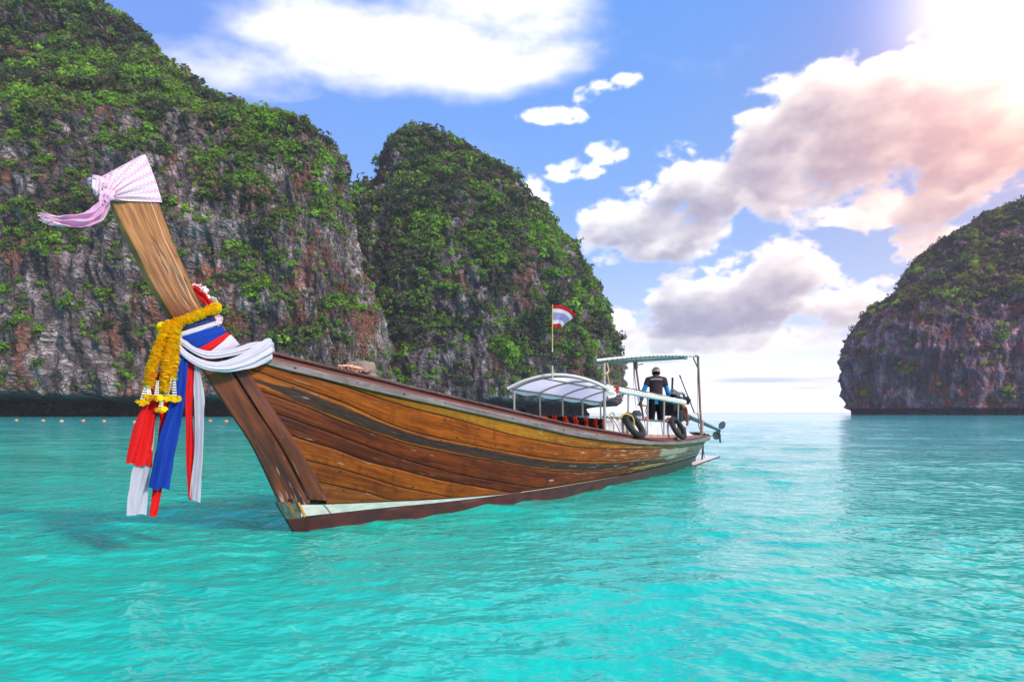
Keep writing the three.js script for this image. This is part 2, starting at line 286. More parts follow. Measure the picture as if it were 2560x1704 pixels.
  const rock = mesh(numbered(name), g, new THREE.MeshStandardMaterial({ vertexColors: true, map: cragTint, roughness: 0.95, bumpMap: cragBump, bumpScale: 2.2, side: THREE.DoubleSide }), scene);
  structure(rock, label);
  // trees and bushes rooted on it
  const r = rng(seed * 101), sets = clumps.map(() => []), dummy = new THREE.Object3D(), col = new THREE.Color();
  let tries = 0, got = 0;
  while (got < bushes && tries < bushes * 30) {
    tries++; const i = Math.floor(r() * cols), j = Math.floor(Math.pow(r(), 1) * rows), q = j * (cols + 1) + i;
    const v = veg[q]; if (v < 0.0 + 0.22 * r() && r() > 0.035) continue;
    if (P[q * 3 + 1] < notch * 1.35) continue;
    got++;
    const ny = N[q * 3 + 1], tall = sstep(0.15, 0.7, v), s = size * (0.42 + 0.5 * r() + 0.55 * tall * r()) * (r() < 0.10 ? 1.4 + 1.4 * r() * r() : r() < .4 ? .7 : 1);
    dummy.position.set(P[q * 3] + N[q * 3] * s * 0.35, P[q * 3 + 1] + s * 0.3, P[q * 3 + 2] + N[q * 3 + 2] * s * 0.35);
    dummy.rotation.set((r() - .5) * .5, r() * 6.28, (r() - .5) * .5); dummy.scale.set(s * (0.85 + .4 * r()), s * (0.7 + .45 * r()), s * (0.85 + .4 * r())); dummy.updateMatrix();
    const x = P[q * 3], y = P[q * 3 + 1], z = P[q * 3 + 2], tint = 1.2 * fbm(x / 22, y / 18, z / 22 + S, 3) + 0.3 * (r() - .5), k = 0.72 + 0.56 * r();
    let c = mix3([0.046, 0.078, 0.040], [0.19, 0.36, 0.028], sstep(-0.12, 0.42, 1.25 * tint + green * (1 - y / top)));
    if (r() < 0.30) c = mix3(c, [0.14, 0.112, 0.062], 0.8); if (r() < 0.06) c = [0.21, 0.42, 0.035];
    sets[Math.floor(r() * 3)].push([dummy.matrix.clone(), c.map((w, m) => w * k * tone[m])]);
  }
  sets.forEach((list, i) => {
    const im = new THREE.InstancedMesh(clumps[i], leafMat, list.length); im.name = numbered(vegName); im.castShadow = im.receiveShadow = true;
    list.forEach(([m, c], k) => { im.setMatrixAt(k, m); im.setColorAt(k, col.setRGB(...c)); });
    im.userData.kind = 'stuff'; im.userData.label = vegLabel; scene.add(im);
  });
}
// silhouettes noted down in the photograph, at the distance of each massif
{
  const D = 345, e = (px, py, z, depth) => { const [x] = far(px, py, -z), y = far(px, py, -z - .75 * depth)[1]; return [y, -640, x, z, depth]; };
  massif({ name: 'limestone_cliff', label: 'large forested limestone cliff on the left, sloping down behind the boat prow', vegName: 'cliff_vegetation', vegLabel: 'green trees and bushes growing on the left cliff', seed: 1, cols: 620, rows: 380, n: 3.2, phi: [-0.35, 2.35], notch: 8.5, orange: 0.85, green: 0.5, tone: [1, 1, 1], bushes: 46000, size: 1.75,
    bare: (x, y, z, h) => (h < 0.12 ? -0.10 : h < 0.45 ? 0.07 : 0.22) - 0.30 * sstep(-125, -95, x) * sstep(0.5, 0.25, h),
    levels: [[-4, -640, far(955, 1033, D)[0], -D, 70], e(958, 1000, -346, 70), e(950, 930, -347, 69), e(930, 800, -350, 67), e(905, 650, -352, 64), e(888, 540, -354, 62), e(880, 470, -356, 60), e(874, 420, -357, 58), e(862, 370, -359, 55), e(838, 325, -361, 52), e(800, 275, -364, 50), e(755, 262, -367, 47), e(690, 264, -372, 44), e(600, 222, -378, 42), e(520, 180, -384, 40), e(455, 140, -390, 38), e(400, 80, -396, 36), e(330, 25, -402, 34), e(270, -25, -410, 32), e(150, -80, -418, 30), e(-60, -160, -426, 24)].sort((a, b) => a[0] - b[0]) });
}
{
  const e = (pl, pr, py, z, depth) => { const [xl] = far(pl, py, -z), [xr] = far(pr, py, -z), y = far(pr, py, -z - .75 * depth)[1]; return [y, xl, xr, z, depth]; };
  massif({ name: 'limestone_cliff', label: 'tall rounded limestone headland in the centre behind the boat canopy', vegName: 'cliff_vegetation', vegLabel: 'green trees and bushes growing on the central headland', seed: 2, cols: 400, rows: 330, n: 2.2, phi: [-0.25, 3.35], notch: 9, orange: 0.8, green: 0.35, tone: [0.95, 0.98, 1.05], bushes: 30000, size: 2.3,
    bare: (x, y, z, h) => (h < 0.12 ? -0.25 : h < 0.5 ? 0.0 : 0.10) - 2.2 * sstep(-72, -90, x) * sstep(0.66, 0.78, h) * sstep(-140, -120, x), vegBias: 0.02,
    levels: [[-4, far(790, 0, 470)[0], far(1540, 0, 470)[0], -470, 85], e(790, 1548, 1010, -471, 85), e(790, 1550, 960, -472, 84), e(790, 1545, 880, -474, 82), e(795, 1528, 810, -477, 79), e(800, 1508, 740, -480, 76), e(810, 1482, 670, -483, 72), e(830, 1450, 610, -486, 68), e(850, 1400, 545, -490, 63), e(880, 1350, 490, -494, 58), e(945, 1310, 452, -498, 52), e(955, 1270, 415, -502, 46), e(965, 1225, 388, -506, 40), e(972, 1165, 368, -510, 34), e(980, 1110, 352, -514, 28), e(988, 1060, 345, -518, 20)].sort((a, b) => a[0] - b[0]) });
  // low saddle that joins the two
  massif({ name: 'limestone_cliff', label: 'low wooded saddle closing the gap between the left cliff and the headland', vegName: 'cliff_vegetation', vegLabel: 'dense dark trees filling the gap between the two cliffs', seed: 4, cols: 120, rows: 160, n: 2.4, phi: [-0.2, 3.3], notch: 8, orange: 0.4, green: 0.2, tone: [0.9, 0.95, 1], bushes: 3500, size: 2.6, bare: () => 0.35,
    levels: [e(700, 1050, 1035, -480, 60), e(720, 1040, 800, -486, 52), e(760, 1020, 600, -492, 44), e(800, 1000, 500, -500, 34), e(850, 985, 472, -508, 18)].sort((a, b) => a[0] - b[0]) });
}
{
  const e = (pl, py, z, depth) => { const [xl] = far(pl, py, -z), y = far(pl, py, -z - .6 * depth)[1]; return [y, xl, 900, z, depth]; };
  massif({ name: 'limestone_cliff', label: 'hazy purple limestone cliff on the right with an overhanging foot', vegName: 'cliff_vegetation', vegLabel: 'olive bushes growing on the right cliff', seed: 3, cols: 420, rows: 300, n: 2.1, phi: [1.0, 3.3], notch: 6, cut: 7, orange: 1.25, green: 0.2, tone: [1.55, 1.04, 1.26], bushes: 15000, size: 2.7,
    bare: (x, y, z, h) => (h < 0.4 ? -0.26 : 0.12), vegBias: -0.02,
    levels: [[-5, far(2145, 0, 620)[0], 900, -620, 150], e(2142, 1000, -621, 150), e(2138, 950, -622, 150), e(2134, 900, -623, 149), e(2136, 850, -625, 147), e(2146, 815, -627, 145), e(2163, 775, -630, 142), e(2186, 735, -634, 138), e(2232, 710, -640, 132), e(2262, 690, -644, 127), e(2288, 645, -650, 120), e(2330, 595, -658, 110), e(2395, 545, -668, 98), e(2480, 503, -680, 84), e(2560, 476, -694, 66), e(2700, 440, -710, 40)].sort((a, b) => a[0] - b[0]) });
}
// sea air between the boat and the cliffs
scene.fog = new THREE.FogExp2(new THREE.Color().setRGB(0.80, 0.78, 0.92), 0.00013);

// ================================================================ the long wooden boat; its own axes: x from the foot of the stem towards the stern, y up, z to the side that faces the beach
const BOAT = V(-2.46, 0, -8.1), BOAT_TURN = 54.5 * DEG;
const aboard = (x, y, z) => V(x, y, z).applyAxisAngle(V(0, 1, 0), BOAT_TURN).add(BOAT);
function onBoat(o, x = 0, y = 0, z = 0, turn = 0) { o.position.copy(aboard(x, y, z)); o.rotation.y = BOAT_TURN + turn; return o; }
const halfBeam = curve1([[-1.1, .04], [-.85, .07], [0, .36], [1, .62], [2, .8], [3, .9], [4, .97], [5, 1.0], [6, 1.02], [8, 1.0], [10, .92], [11, .85], [11.8, .72], [12.3, .55], [12.7, .3], [12.9, .0]]);
const halfWater = curve1([[-.2, .05], [0, .07], [.4, .14], [1, .27], [1.7, .48], [2.4, .62], [3.2, .72], [4.3, .77], [5.8, .75], [7.6, .66], [9.4, .49], [11, .27], [12.4, .1], [12.9, 0]]);
const sheer = curve1([[-1, 2.1], [-.65, 2.02], [-.23, 1.925], [.21, 1.835], [.7, 1.744], [1.25, 1.64], [1.87, 1.536], [2.6, 1.425], [3.2, 1.337], [4.3, 1.175], [5.7, 1.014], [6.85, .905], [8.24, .815], [10, .78], [11.24, .815], [12.9, .87]]);
const railFoot = curve1([[-.9, 2.0], [-.74, 1.965], [-.36, 1.87], [.06, 1.78], [.54, 1.68], [1.06, 1.585], [1.67, 1.48], [2.37, 1.365], [3.18, 1.24], [4.34, 1.06], [5.74, .91], [7.57, .775], [9.64, .715], [11.5, .715], [12.9, .75]]);
const paintTop = curve1([[-.1, .335], [.1, .32], [.72, .285], [1.45, .252], [2.07, .232], [3.4, .2], [6, .205], [8, .23], [10.3, .28], [12.4, .33], [12.9, .34]]);
const stemBack = curve1([[0, .4], [.31, .22], [1.23, -.36], [1.94, -.85], [2.3, -1.1]]);
const sternEnd = (y) => 12.35 + 0.55 * clamp((y + .1) / .85, -.3, 1) ** 1;
function hullZ(x, y) {
  if (x > 11) { const e = sternEnd(y); x = 11 + (x - 11) * 1.9 / (e - 11); }
  x = Math.min(x, 12.9);
  const t = y / sheer(x), b = Math.max(0, halfBeam(x)), w = Math.max(0, halfWater(x));
  if (t < 0) return w * (1 - 0.8 * Math.min(1, (y / -.5) ** 2));
  return w + (b - w) * Math.pow(t, .8);
}
const hullN = (x, y) => { const e = .02, zx = (hullZ(x + e, y) - hullZ(x - e, y)) / (2 * e), zy = (hullZ(x, y + e) - hullZ(x, y - e)) / (2 * e); return V(-zx, -zy, 1).normalize(); };
function grid(nu, nv, fn, closeU) { // fn(u, v) -> [x, y, z, U, V]
  const P = [], T = [], I = []; for (let j = 0; j <= nv; j++) for (let i = 0; i <= nu; i++) { const p = fn(i / nu, j / nv, i, j); P.push(p[0], p[1], p[2]); T.push(p[3] ?? i / nu, p[4] ?? j / nv); }
  for (let j = 0; j < nv; j++) for (let i = 0; i < nu; i++) { const a = j * (nu + 1) + i, b = a + 1, c = a + nu + 1, d = c + 1; I.push(a, b, c, b, d, c); }
  const g = new THREE.BufferGeometry(); g.setAttribute('position', new THREE.Float32BufferAttribute(P, 3)); g.setAttribute('uv', new THREE.Float32BufferAttribute(T, 2)); g.setIndex(I); g.computeVertexNormals(); return g;
}
function tube(pts, r, seg = 0, rad = 8) { const c = new THREE.CatmullRomCurve3(pts.map((p) => (p.isVector3 ? p : V(...p))), false, 'catmullrom', 0.4); return new THREE.TubeGeometry(c, seg || Math.max(4, pts.length * 4), r, rad, false); }
function rod(a, b, r, r2 = r, rad = 8) { a = a.isVector3 ? a : V(...a); b = b.isVector3 ? b : V(...b); const d = b.clone().sub(a), g = new THREE.CylinderGeometry(r2, r, d.length(), rad, 1); g.applyQuaternion(new THREE.Quaternion().setFromUnitVectors(V(0, 1, 0), d.clone().normalize())); const m = a.clone().add(b).multiplyScalar(.5); g.translate(m.x, m.y, m.z); return g; }
function box(sx, sy, sz, x, y, z, ry = 0, rz = 0, rx = 0, bev = 0.006) { const g = new RoundedBoxGeometry(sx, sy, sz, 1, Math.min(bev, sx / 3, sy / 3, sz / 3)); g.rotateX(rx); g.rotateZ(rz); g.rotateY(ry); g.translate(x, y, z); return g; }
const plain = (g) => { const h = g.index ? g.toNonIndexed() : g; for (const k of Object.keys(h.attributes)) if (!['position', 'normal', 'uv'].includes(k)) h.deleteAttribute(k); return h; };
const merge = (l) => mergeGeometries(l.map(plain));
// sweeps a profile of (outward, up) offsets along a path of [x, y, z, nx, nz]
function sweep(path, profile, closed = true) {
  const n = profile.length + (closed ? 1 : 0), per = [0]; for (let k = 1; k < n; k++) { const a = profile[k - 1], b = profile[k % profile.length]; per.push(per[k - 1] + Math.hypot(a[0] - b[0], a[1] - b[1])); }
  let s = 0; const len = path.map((p, i) => (i ? (s += Math.hypot(p[0] - path[i - 1][0], p[2] - path[i - 1][2])) : 0));
  return grid(path.length - 1, n - 1, (u, v, i, j) => { const p = path[i], q = typeof profile[0] === 'function' ? 0 : profile[j % profile.length]; return [p[0] + p[3] * q[0], p[1] + q[1] * (p[5] ?? 1), p[2] + p[4] * q[0], len[i] / 2, per[j] / .3]; });
}
function gunwale(x0, x1, n, yf, inset = 0, around = false) { // path along the near edge of the hull, round the stern and back if asked
  const pts = [], at = (x) => { const e = .01, z = Math.max(0, halfBeam(x)), dz = (halfBeam(Math.min(12.9, x + e)) - halfBeam(x - e)) / (Math.min(12.9, x + e) - x + e), l = Math.hypot(1, dz); return [x - inset * -dz / l, yf(x), z - inset / l, -dz / l, 1 / l]; };
  for (let i = 0; i <= n; i++) { const t = i / n; pts.push(at(x0 + (Math.min(x1, 12.88) - x0) * (1 - (1 - t) ** 1.35))); }
  if (around) { const back = pts.slice(0, -1).reverse().map((p) => [p[0], p[1], -p[2], p[3], -p[4]]); return [...pts, [12.93 - inset, yf(12.9), 0, 1, 0], ...back]; }
  return pts;
}
const both = (g) => { const m = plain(g.clone()).clone(); m.scale(1, 1, -1); const p = m.attributes.position.array, q = m.attributes.normal.array; for (let i = 0; i < p.length; i += 9) for (let k = 0; k < 3; k++) { let t = p[i + 3 + k]; p[i + 3 + k] = p[i + 6 + k]; p[i + 6 + k] = t; t = q[i + 3 + k]; q[i + 3 + k] = q[i + 6 + k]; q[i + 6 + k] = t; } if (m.attributes.uv) { const u = m.attributes.uv.array; for (let i = 0; i < u.length; i += 6) for (let k = 0; k < 2; k++) { const t = u[i + 2 + k]; u[i + 2 + k] = u[i + 4 + k]; u[i + 4 + k] = t; } } return m; };

// ---- materials
const grainBump = tex(512, 128, (u, v) => 0.5 + 0.25 * tn(u, v, 3, 1.1) * 0 + 0.3 * n3(u * 10, v * 60, 3.3) + 0.25 * n3(u * 30, v * 140, 7.3));
grainBump.wrapS = grainBump.wrapT = THREE.MirroredRepeatWrapping;
// one board: base colours, stain centre line, weathering from bow to stern
function boardTexture(seed, light, dark, { stain = 0, w = 1024, h = 64, x0 = -1, x1 = 13, worn = 1, nails = true, pale = [] } = {}) {
  return tex(w, h, (u, v) => {
    const x = x0 + u * (x1 - x0), wv = v + 0.05 * n3(x * 0.6, seed, 3);
    const g1 = fbm(x * 0.9, wv * 9, seed, 4), g2 = fbm(x * 5, wv * 42, seed + 3, 3), blot = fbm(x * 1.7, v * 1.6, seed + 8, 4);
    let c = mix3(dark, light, sstep(-0.4, 0.38, 0.8 * g1 + 0.75 * g2 + 0.6 * blot));
    c = mix3(c, dark.map((k) => k * 0.35), 0.8 * sstep(0.14, 0.5, g2 + 0.45 * blot)); c = mix3(c, dark.map((k) => k * 0.5), 0.7 * sstep(.10, .42, fbm(x * 1.6, wv * 20, seed + 31, 3)));
    // vertical drips and old varnish
    const drip = fbm(x * 7, v * 0.7 + 4, seed + 11, 3); c = mix3(c, dark.map((k) => k * 0.6), 0.5 * sstep(0.12, 0.5, drip));
    if (stain) { const e = Math.abs(v - 0.53 + 0.07 * fbm(x * 1.6, 2, seed, 3)) / (0.37 + 0.05 * n3(x * .8, 7, seed) - 0.30 * sstep(-0.2, -0.7, x)); c = mix3(c, mix3([0.022, 0.012, 0.010], [0.072, 0.036, 0.028], sstep(-.2, .4, g2 + 0.5 * g1)), stain * sstep(1.15, 0.80, e + 0.22 * g2 + .12 * blot)); }
    // scuffs showing pale bare timber, more of them towards the stern
    const sc = fbm(x * 2.3, v * 5, seed + 21, 4), wear = worn * (0.12 + 0.62 * sstep(2, 8, x));
    c = mix3(c, [0.44, 0.36, 0.27], 0.75 * sstep(0.42 - 0.42 * wear, 0.58 - 0.3 * wear, sc + 0.12 * g2));
    c = mix3(c, [0.20, 0.23, 0.20], worn * 0.7 * sstep(7.2, 11.5, x + 1.6 * blot) * sstep(-.5, .2, g1 + .4 * g2 + .2));
    for (const [pa, pb, va, vb, col, k] of pale) { const q = sstep(pa - .1, pa + .15, x + .35 * sc) * sstep(pb + .1, pb - .15, x + .35 * sc) * sstep(va - .1, va + .1, v + .25 * sc) * sstep(vb + .1, vb - .1, v + .25 * sc); c = mix3(c, col.map((m) => m * (0.85 + 0.5 * g2)), k * q); }
    if (nails) { const k = Math.round(x / 0.33), nx = k * 0.33 + 0.09 * n3(k * 3.37 + .4, seed + .3, 1.2), ny = (k & 1 ? 0.15 : 0.85) + .05 * n3(k * 1.7 + .2, 3.3, seed); const d = Math.hypot((x - nx) / 0.013, (v - ny) * 0.2 / 0.010); c = mix3(c, [0.012, 0.009, 0.007], (.4 + .6 * sstep(-.3, .2, n3(k * 2.3 + .1, seed, 5.5))) * sstep(1.3, 0.7, d)); }
    return c;
  }, { srgb: true });
}
const wood = (map, rough = 0.62, bump = 0.003) => new THREE.MeshPhysicalMaterial({ map, specularIntensity: 0.45, roughness: rough, bumpMap: grainBump, bumpScale: bump, side: THREE.DoubleSide });
const boat = thing('longtail_boat', 'long wooden boat with a tall raised prow, orange-brown planked hull and white canopy', 'boat');
onBoat(boat);

// ---- hull planks
const seams = [
  (x) => railFoot(x) + .01,
  curve1([[-.8, 1.99], [-.1, 1.815], [.1, 1.76], [.38, 1.68], [.9, 1.53], [1.9, 1.32], [2.6, 1.165], [3.6, .99], [4.82, .83], [6.35, .735], [8, .67], [10, .635], [12.9, .65]]),
  curve1([[-.82, 1.9], [-.31, 1.72], [.24, 1.53], [1.02, 1.23], [1.52, 1.1], [2.17, .98], [2.97, .84], [4.03, .68], [5.38, .56], [6.5, .5], [8.6, .47], [12.9, .52]]),
  curve1([[-.72, 1.67], [-.2, 1.48], [.26, 1.3], [.83, 1.11], [1.2, 1.0], [1.86, .86], [2.72, .7], [3.28, .6], [4.5, .44], [6, .355], [8, .345], [12.9, .42]]),
  curve1([[-.6, 1.44], [-.22, 1.3], [.28, 1.12], [.98, .87], [1.78, .63], [2.44, .48], [3.4, .3], [4, .205], [5, .1], [12, -.5]]),
  curve1([[-.48, 1.21], [-.18, 1.1], [.2, .98], [.65, .81], [1.2, .66], [1.72, .51], [2.39, .37], [3.2, .205], [4, .05], [12, -.6]]),
  curve1([[-.3, .91], [.1, .8], [.67, .62], [1.14, .46], [1.8, .29], [2.2, .2], [3, .02], [12, -.7]]),
  curve1([[-.12, .64], [.24, .54], [.71, .41], [1.06, .29], [1.4, .2], [2, .05], [12, -.8]]),
  (x) => -9,
];
const strakes = [
  [[0.4510, 0.1554, 0.0042], [0.1903, 0.0493, 0.0022], { pale: [[1.2, 4, .0, 1, [.55, .30, .02], .25], [9.3, 10.7, .1, .9, [.25, .27, .12], .8]] }],
  [[0.3788, 0.0907, 0.0021], [0.1464, 0.0277, 0.0017], { pale: [[8.4, 10.2, .1, .95, [.42, .44, .36], .85]] }],
  [[0.4149, 0.1134, 0.0028], [0.1757, 0.0382, 0.0022], { stain: 1, pale: [[8.9, 9.6, .0, .7, [.42, .44, .36], .8]] }],
  [[0.1894, 0.0370, 0.0049], [0.0622, 0.0105, 0.0028], { pale: [[7.2, 8.9, .05, .5, [.34, .32, .08], .7]] }],
  [[0.1533, 0.0286, 0.0049], [0.0439, 0.0074, 0.0022], {}],
  [[0.3608, 0.0924, 0.0042], [0.1390, 0.0277, 0.0028], {}],
  [[0.3067, 0.0798, 0.0063], [0.1097, 0.0234, 0.0034], {}],
  [[0.3067, 0.0966, 0.0175], [0.1390, 0.0358, 0.0084], {}],
];
strakes.forEach(([light, dark, more], k) => {
  const yT = (x) => Math.max(seams[k](x), paintTop(x)), yB = (x) => Math.max(seams[k + 1](x), paintTop(x)), rowsV = [0, .02, .07, .2, .4, .6, .8, .93, .98, 1];
  let end = 13; if (seams[k](13) < .2) { end = 4.5; while (seams[k](end) < paintTop(end) + .004) end -= .02; }
  const g = grid(150, 9, (u, v0, ii, jj) => { const v = rowsV[jj];
    const mid = (xa) => { const h = yT(xa) - yB(xa), gap = Math.min(.006, h * .2); return mix(yT(xa) - gap, yB(xa) + gap, v); };
    let xs = -.3; for (let q = 0; q < 12; q++) xs = mix(xs, stemBack(mid(xs)) + .0, .7);
    const full = end > 12.5; let xe = full ? sternEnd(mid(12.6)) : end;
    const x = xs - .03 + (xe - xs + .03) * u ** 1.15, y = mid(x), wdt = Math.max(.002, yT(x) - yB(x)), edge = Math.min(v, 1 - v) * wdt;
    const off = -.006 * (1 - sstep(0, .012, edge)) + 0.004 * fbm(x * .8, v, k * 3, 2) + 0.002 * (k % 2), n = hullN(x, y);
    return [x + n.x * off, y + n.y * off, Math.max(.004, hullZ(x, y) + n.z * off), (x + 1) / 14, v];
  });
  // groove lips: narrow rows close to both edges
  mesh('hull_plank', g, wood(boardTexture(k * 17 + 3, light, dark, more), 0.46), boat).userData.label = ['topmost yellow-brown hull plank', 'orange hull plank', 'hull plank with a long black-brown stain', 'red-brown hull plank', 'dark red-brown hull plank', 'bright orange-brown hull plank', 'orange-brown hull plank with dark nail holes', 'short pale plank at the foot of the bow'][k];
});
const sideTex = boardTexture(91, [.4, .15, .02], [.2, .06, .012], {});
mesh('hull_side', both(grid(120, 16, (u, v) => { const y0 = mix(1.9, .3, v), xs = stemBack(y0), x = xs + (sternEnd(.5 + .3 * (1 - v)) - xs) * u, y = mix(railFoot(x), paintTop(x), v); return [x, y, Math.max(.004, hullZ(x, y)), (x + 1) / 14, v * 5]; })), wood(sideTex), boat);
// dark caulking behind the plank joints
mesh('caulking', grid(120, 20, (u, v) => { const y0 = mix(1.9, .3, v), xs = stemBack(y0) + .0, x = xs + (sternEnd(.3 + .4 * (1 - v)) - .06 - xs) * u, y = mix(railFoot(x), paintTop(x), v); const n = hullN(x, y); return [x - n.x * .016, y - n.y * .016, Math.max(.002, hullZ(x, y) - n.z * .016)]; }), std([.012, .009, .008], .9), boat);
// maroon bottom and the white wedge above it
const maroonTex = tex(1024, 64, (u, v) => { const x = -1 + 14 * u, s = fbm(x * 3, v * 3, 5, 4), d = fbm(x * 2, v * 8, 9, 3); let c = mix3([.105, .018, .02], [.055, .012, .016], sstep(-.3, .3, s)); c = mix3(c, [.16, .09, .08], .6 * sstep(.28, .5, d)); c = mix3(c, [.10, .06, .06], .7 * sstep(5, 11, x + 2 * s)); return mix3(c, [.03, .05, .03], .8 * sstep(.80, .92, v + .12 * s)); }, { srgb: true });
const keelTop = (x) => (x < 3.4 ? .198 : paintTop(x) - .002);
const bottomFn = (s) => (u, v) => { const y = mix(.2, -.45, v), xs = mix(-.16, .12, clamp((.2 - y) / .3)), x = xs + (sternEnd(y) - xs) * u ** 1.2, yy = mix(keelTop(x), -.45, v), n = hullN(Math.max(x, .1), yy), z = Math.max(.0, (x < .3 ? mix(.015, hullZ(.3, yy), clamp((x - xs) / (.3 - xs))) : hullZ(x, yy)) + .012); return [x, yy, s * z, (x + 1) / 14, v * 1.6]; };
mesh('hull_bottom', merge([grid(140, 10, bottomFn(1)), grid(140, 10, bottomFn(-1)), grid(1, 10, (u, v) => { const y = mix(.2, -.45, v), xs = mix(-.16, .12, clamp((.2 - y) / .3)); return [xs - .001, mix(.198, -.45, v), (u - .5) * .034]; })]), new THREE.MeshStandardMaterial({ map: maroonTex, roughness: .45, side: THREE.DoubleSide }), boat).userData.label = 'dark maroon painted hull bottom at the waterline';
const wedgeTex = tex(512, 64, (u, v) => { const x = -.3 + 3.8 * u, s = fbm(x * 6, v * 2, 5, 3), d = fbm(x * 18, v * 5, 9, 3); let c = mix3([.58, .62, .58], [.46, .50, .47], sstep(-.3, .3, s)); c = mix3(c, [.42, .20, .10], .7 * sstep(.34, .5, d)); const seam = Math.abs(x - .14 - .10 * v); if (seam < .012 + .006 * d) c = mix3(c, [.10, .05, .03], .8); return c; }, { srgb: true });
const wedgeFn = (s) => (u, v) => { const x = mix(-.13, 3.42, u ** 1.3), y = mix(paintTop(x) - .001, .2, v), xx = Math.max(x, .25); const z = (x < .25 ? mix(.098, hullZ(.25, y) + .012, clamp((x + .13) / .38)) : hullZ(xx, y) + .012 * sstep(3.4, 2.6, x) + .002); return [x, y, s * z, (x + .3) / 3.8, v]; };
mesh('white_wedge', merge([grid(90, 4, wedgeFn(1)), grid(90, 4, wedgeFn(-1)), grid(60, 1, (u, v) => { const x = mix(-.13, 3.4, u ** 1.3), y = paintTop(x) - .001, z = wedgeFn(1)(u, 0)[2]; return [x, y, mix(z, z - .03, v)]; })]), new THREE.MeshStandardMaterial({ map: wedgeTex, roughness: .4, side: THREE.DoubleSide }), boat).userData.label = 'white painted wedge above the maroon bottom';
// thin pale line that carries the wedge on towards the stern
mesh('paint_line', grid(60, 1, (u, v) => { const x = mix(3.36, 6.6, u), y = keelTop(x) + mix(.009 * (1 - .7 * u), -.002, v); return [x, y, hullZ(x, y) + .0145]; }), std([.42, .42, .34], .7), boat);

// ---- stem
const stemF = [[-.19, .03], [-.36, .38], [-.68, 1.0], [-.93, 1.36], [-1.185, 1.713], [-1.40, 2.02], [-1.612, 2.339], [-1.813, 2.643], [-1.947, 2.893], [-2.077, 3.135], [-2.172, 3.328], [-2.27, 3.50]];
const stemB = [[.38, .05], [.24, .31], [-.19, .98], [-.44, 1.35], [-.70, 1.73], [-.93, 2.06], [-1.187, 2.368], [-1.324, 2.499], [-1.456, 2.788], [-1.594, 3.066], [-1.753, 3.476], [-1.875, 3.83]];
const pathAt = (pts, t) => { const s = t * (pts.length - 1), i = Math.min(pts.length - 2, Math.floor(s)), f = s - i; const g = (k) => pts[clamp(k, 0, pts.length - 1)]; const cr = (a, b, c, d) => 0.5 * (2 * b + (c - a) * f + (2 * a - 5 * b + 4 * c - d) * f * f + (3 * b - a - 3 * c + d) * f * f * f); return [0, 1].map((k) => cr(g(i - 1)[k], g(i)[k], g(i + 1)[k], g(i + 2)[k])); };
const stemHalf = lin1([[0, .088], [.3, .10], [.55, .075], [1, .046]]);
function stemLoft(a0, a1, t0, t1, proud, cap) {
  // cross-section from front (a0) to back (a1) of the stem, rounded arrises
  const prof = []; const ch = .16;
  for (const [a, b] of [[0, 0], [0, 1], [.06, 1], [.25, 1], [.5, 1], [.87, 1], [.965, .93], [1, .6], [1, 0]]) prof.push([a, b]);
  const ring = [...prof, ...prof.slice(1, -1).reverse().map(([a, b]) => [a, -b])], n = ring.length;
  const g = grid(48, n, (u, v, i, j) => { const t = mix(t0, t1, u), f = pathAt(stemF, t), b = pathAt(stemB, t), [a, s] = ring[j % n], q = mix(a0, a1, a); const len = Math.hypot(f[0] - b[0], f[1] - b[1]) * 0 + q; const sharp = mix(.16, 1, sstep(0, mix(.62, .10, sstep(.35, .62, t)), q)) * (1 - (q > .97 && a1 === 1 ? .1 : 0)), half = Math.max(stemHalf(t) + proud, t < .5 ? sstep(.0, .95, q) * (hullZ(b[0], b[1]) + .012) : 0) * mix(1, Math.max(sharp, mix(.16, .62, sstep(.35, .65, t))), 1); return [mix(f[0], b[0], q), mix(f[1], b[1], q), s * half, len, t]; });
  const caps = [t0, t1].map((t) => { const f = pathAt(stemF, t), b = pathAt(stemB, t); return grid(1, 8, (u, v, i, j) => { const [a, s] = prof[j], q = mix(a0, a1, a); return [mix(f[0], b[0], q), mix(f[1], b[1], q), (u * 2 - 1) * s * (stemHalf(t) + proud) * mix(mix(.16, .62, sstep(.35, .65, t)), 1, sstep(0, .6, q)), q, t]; }); });
  return merge([g, ...caps]);
}
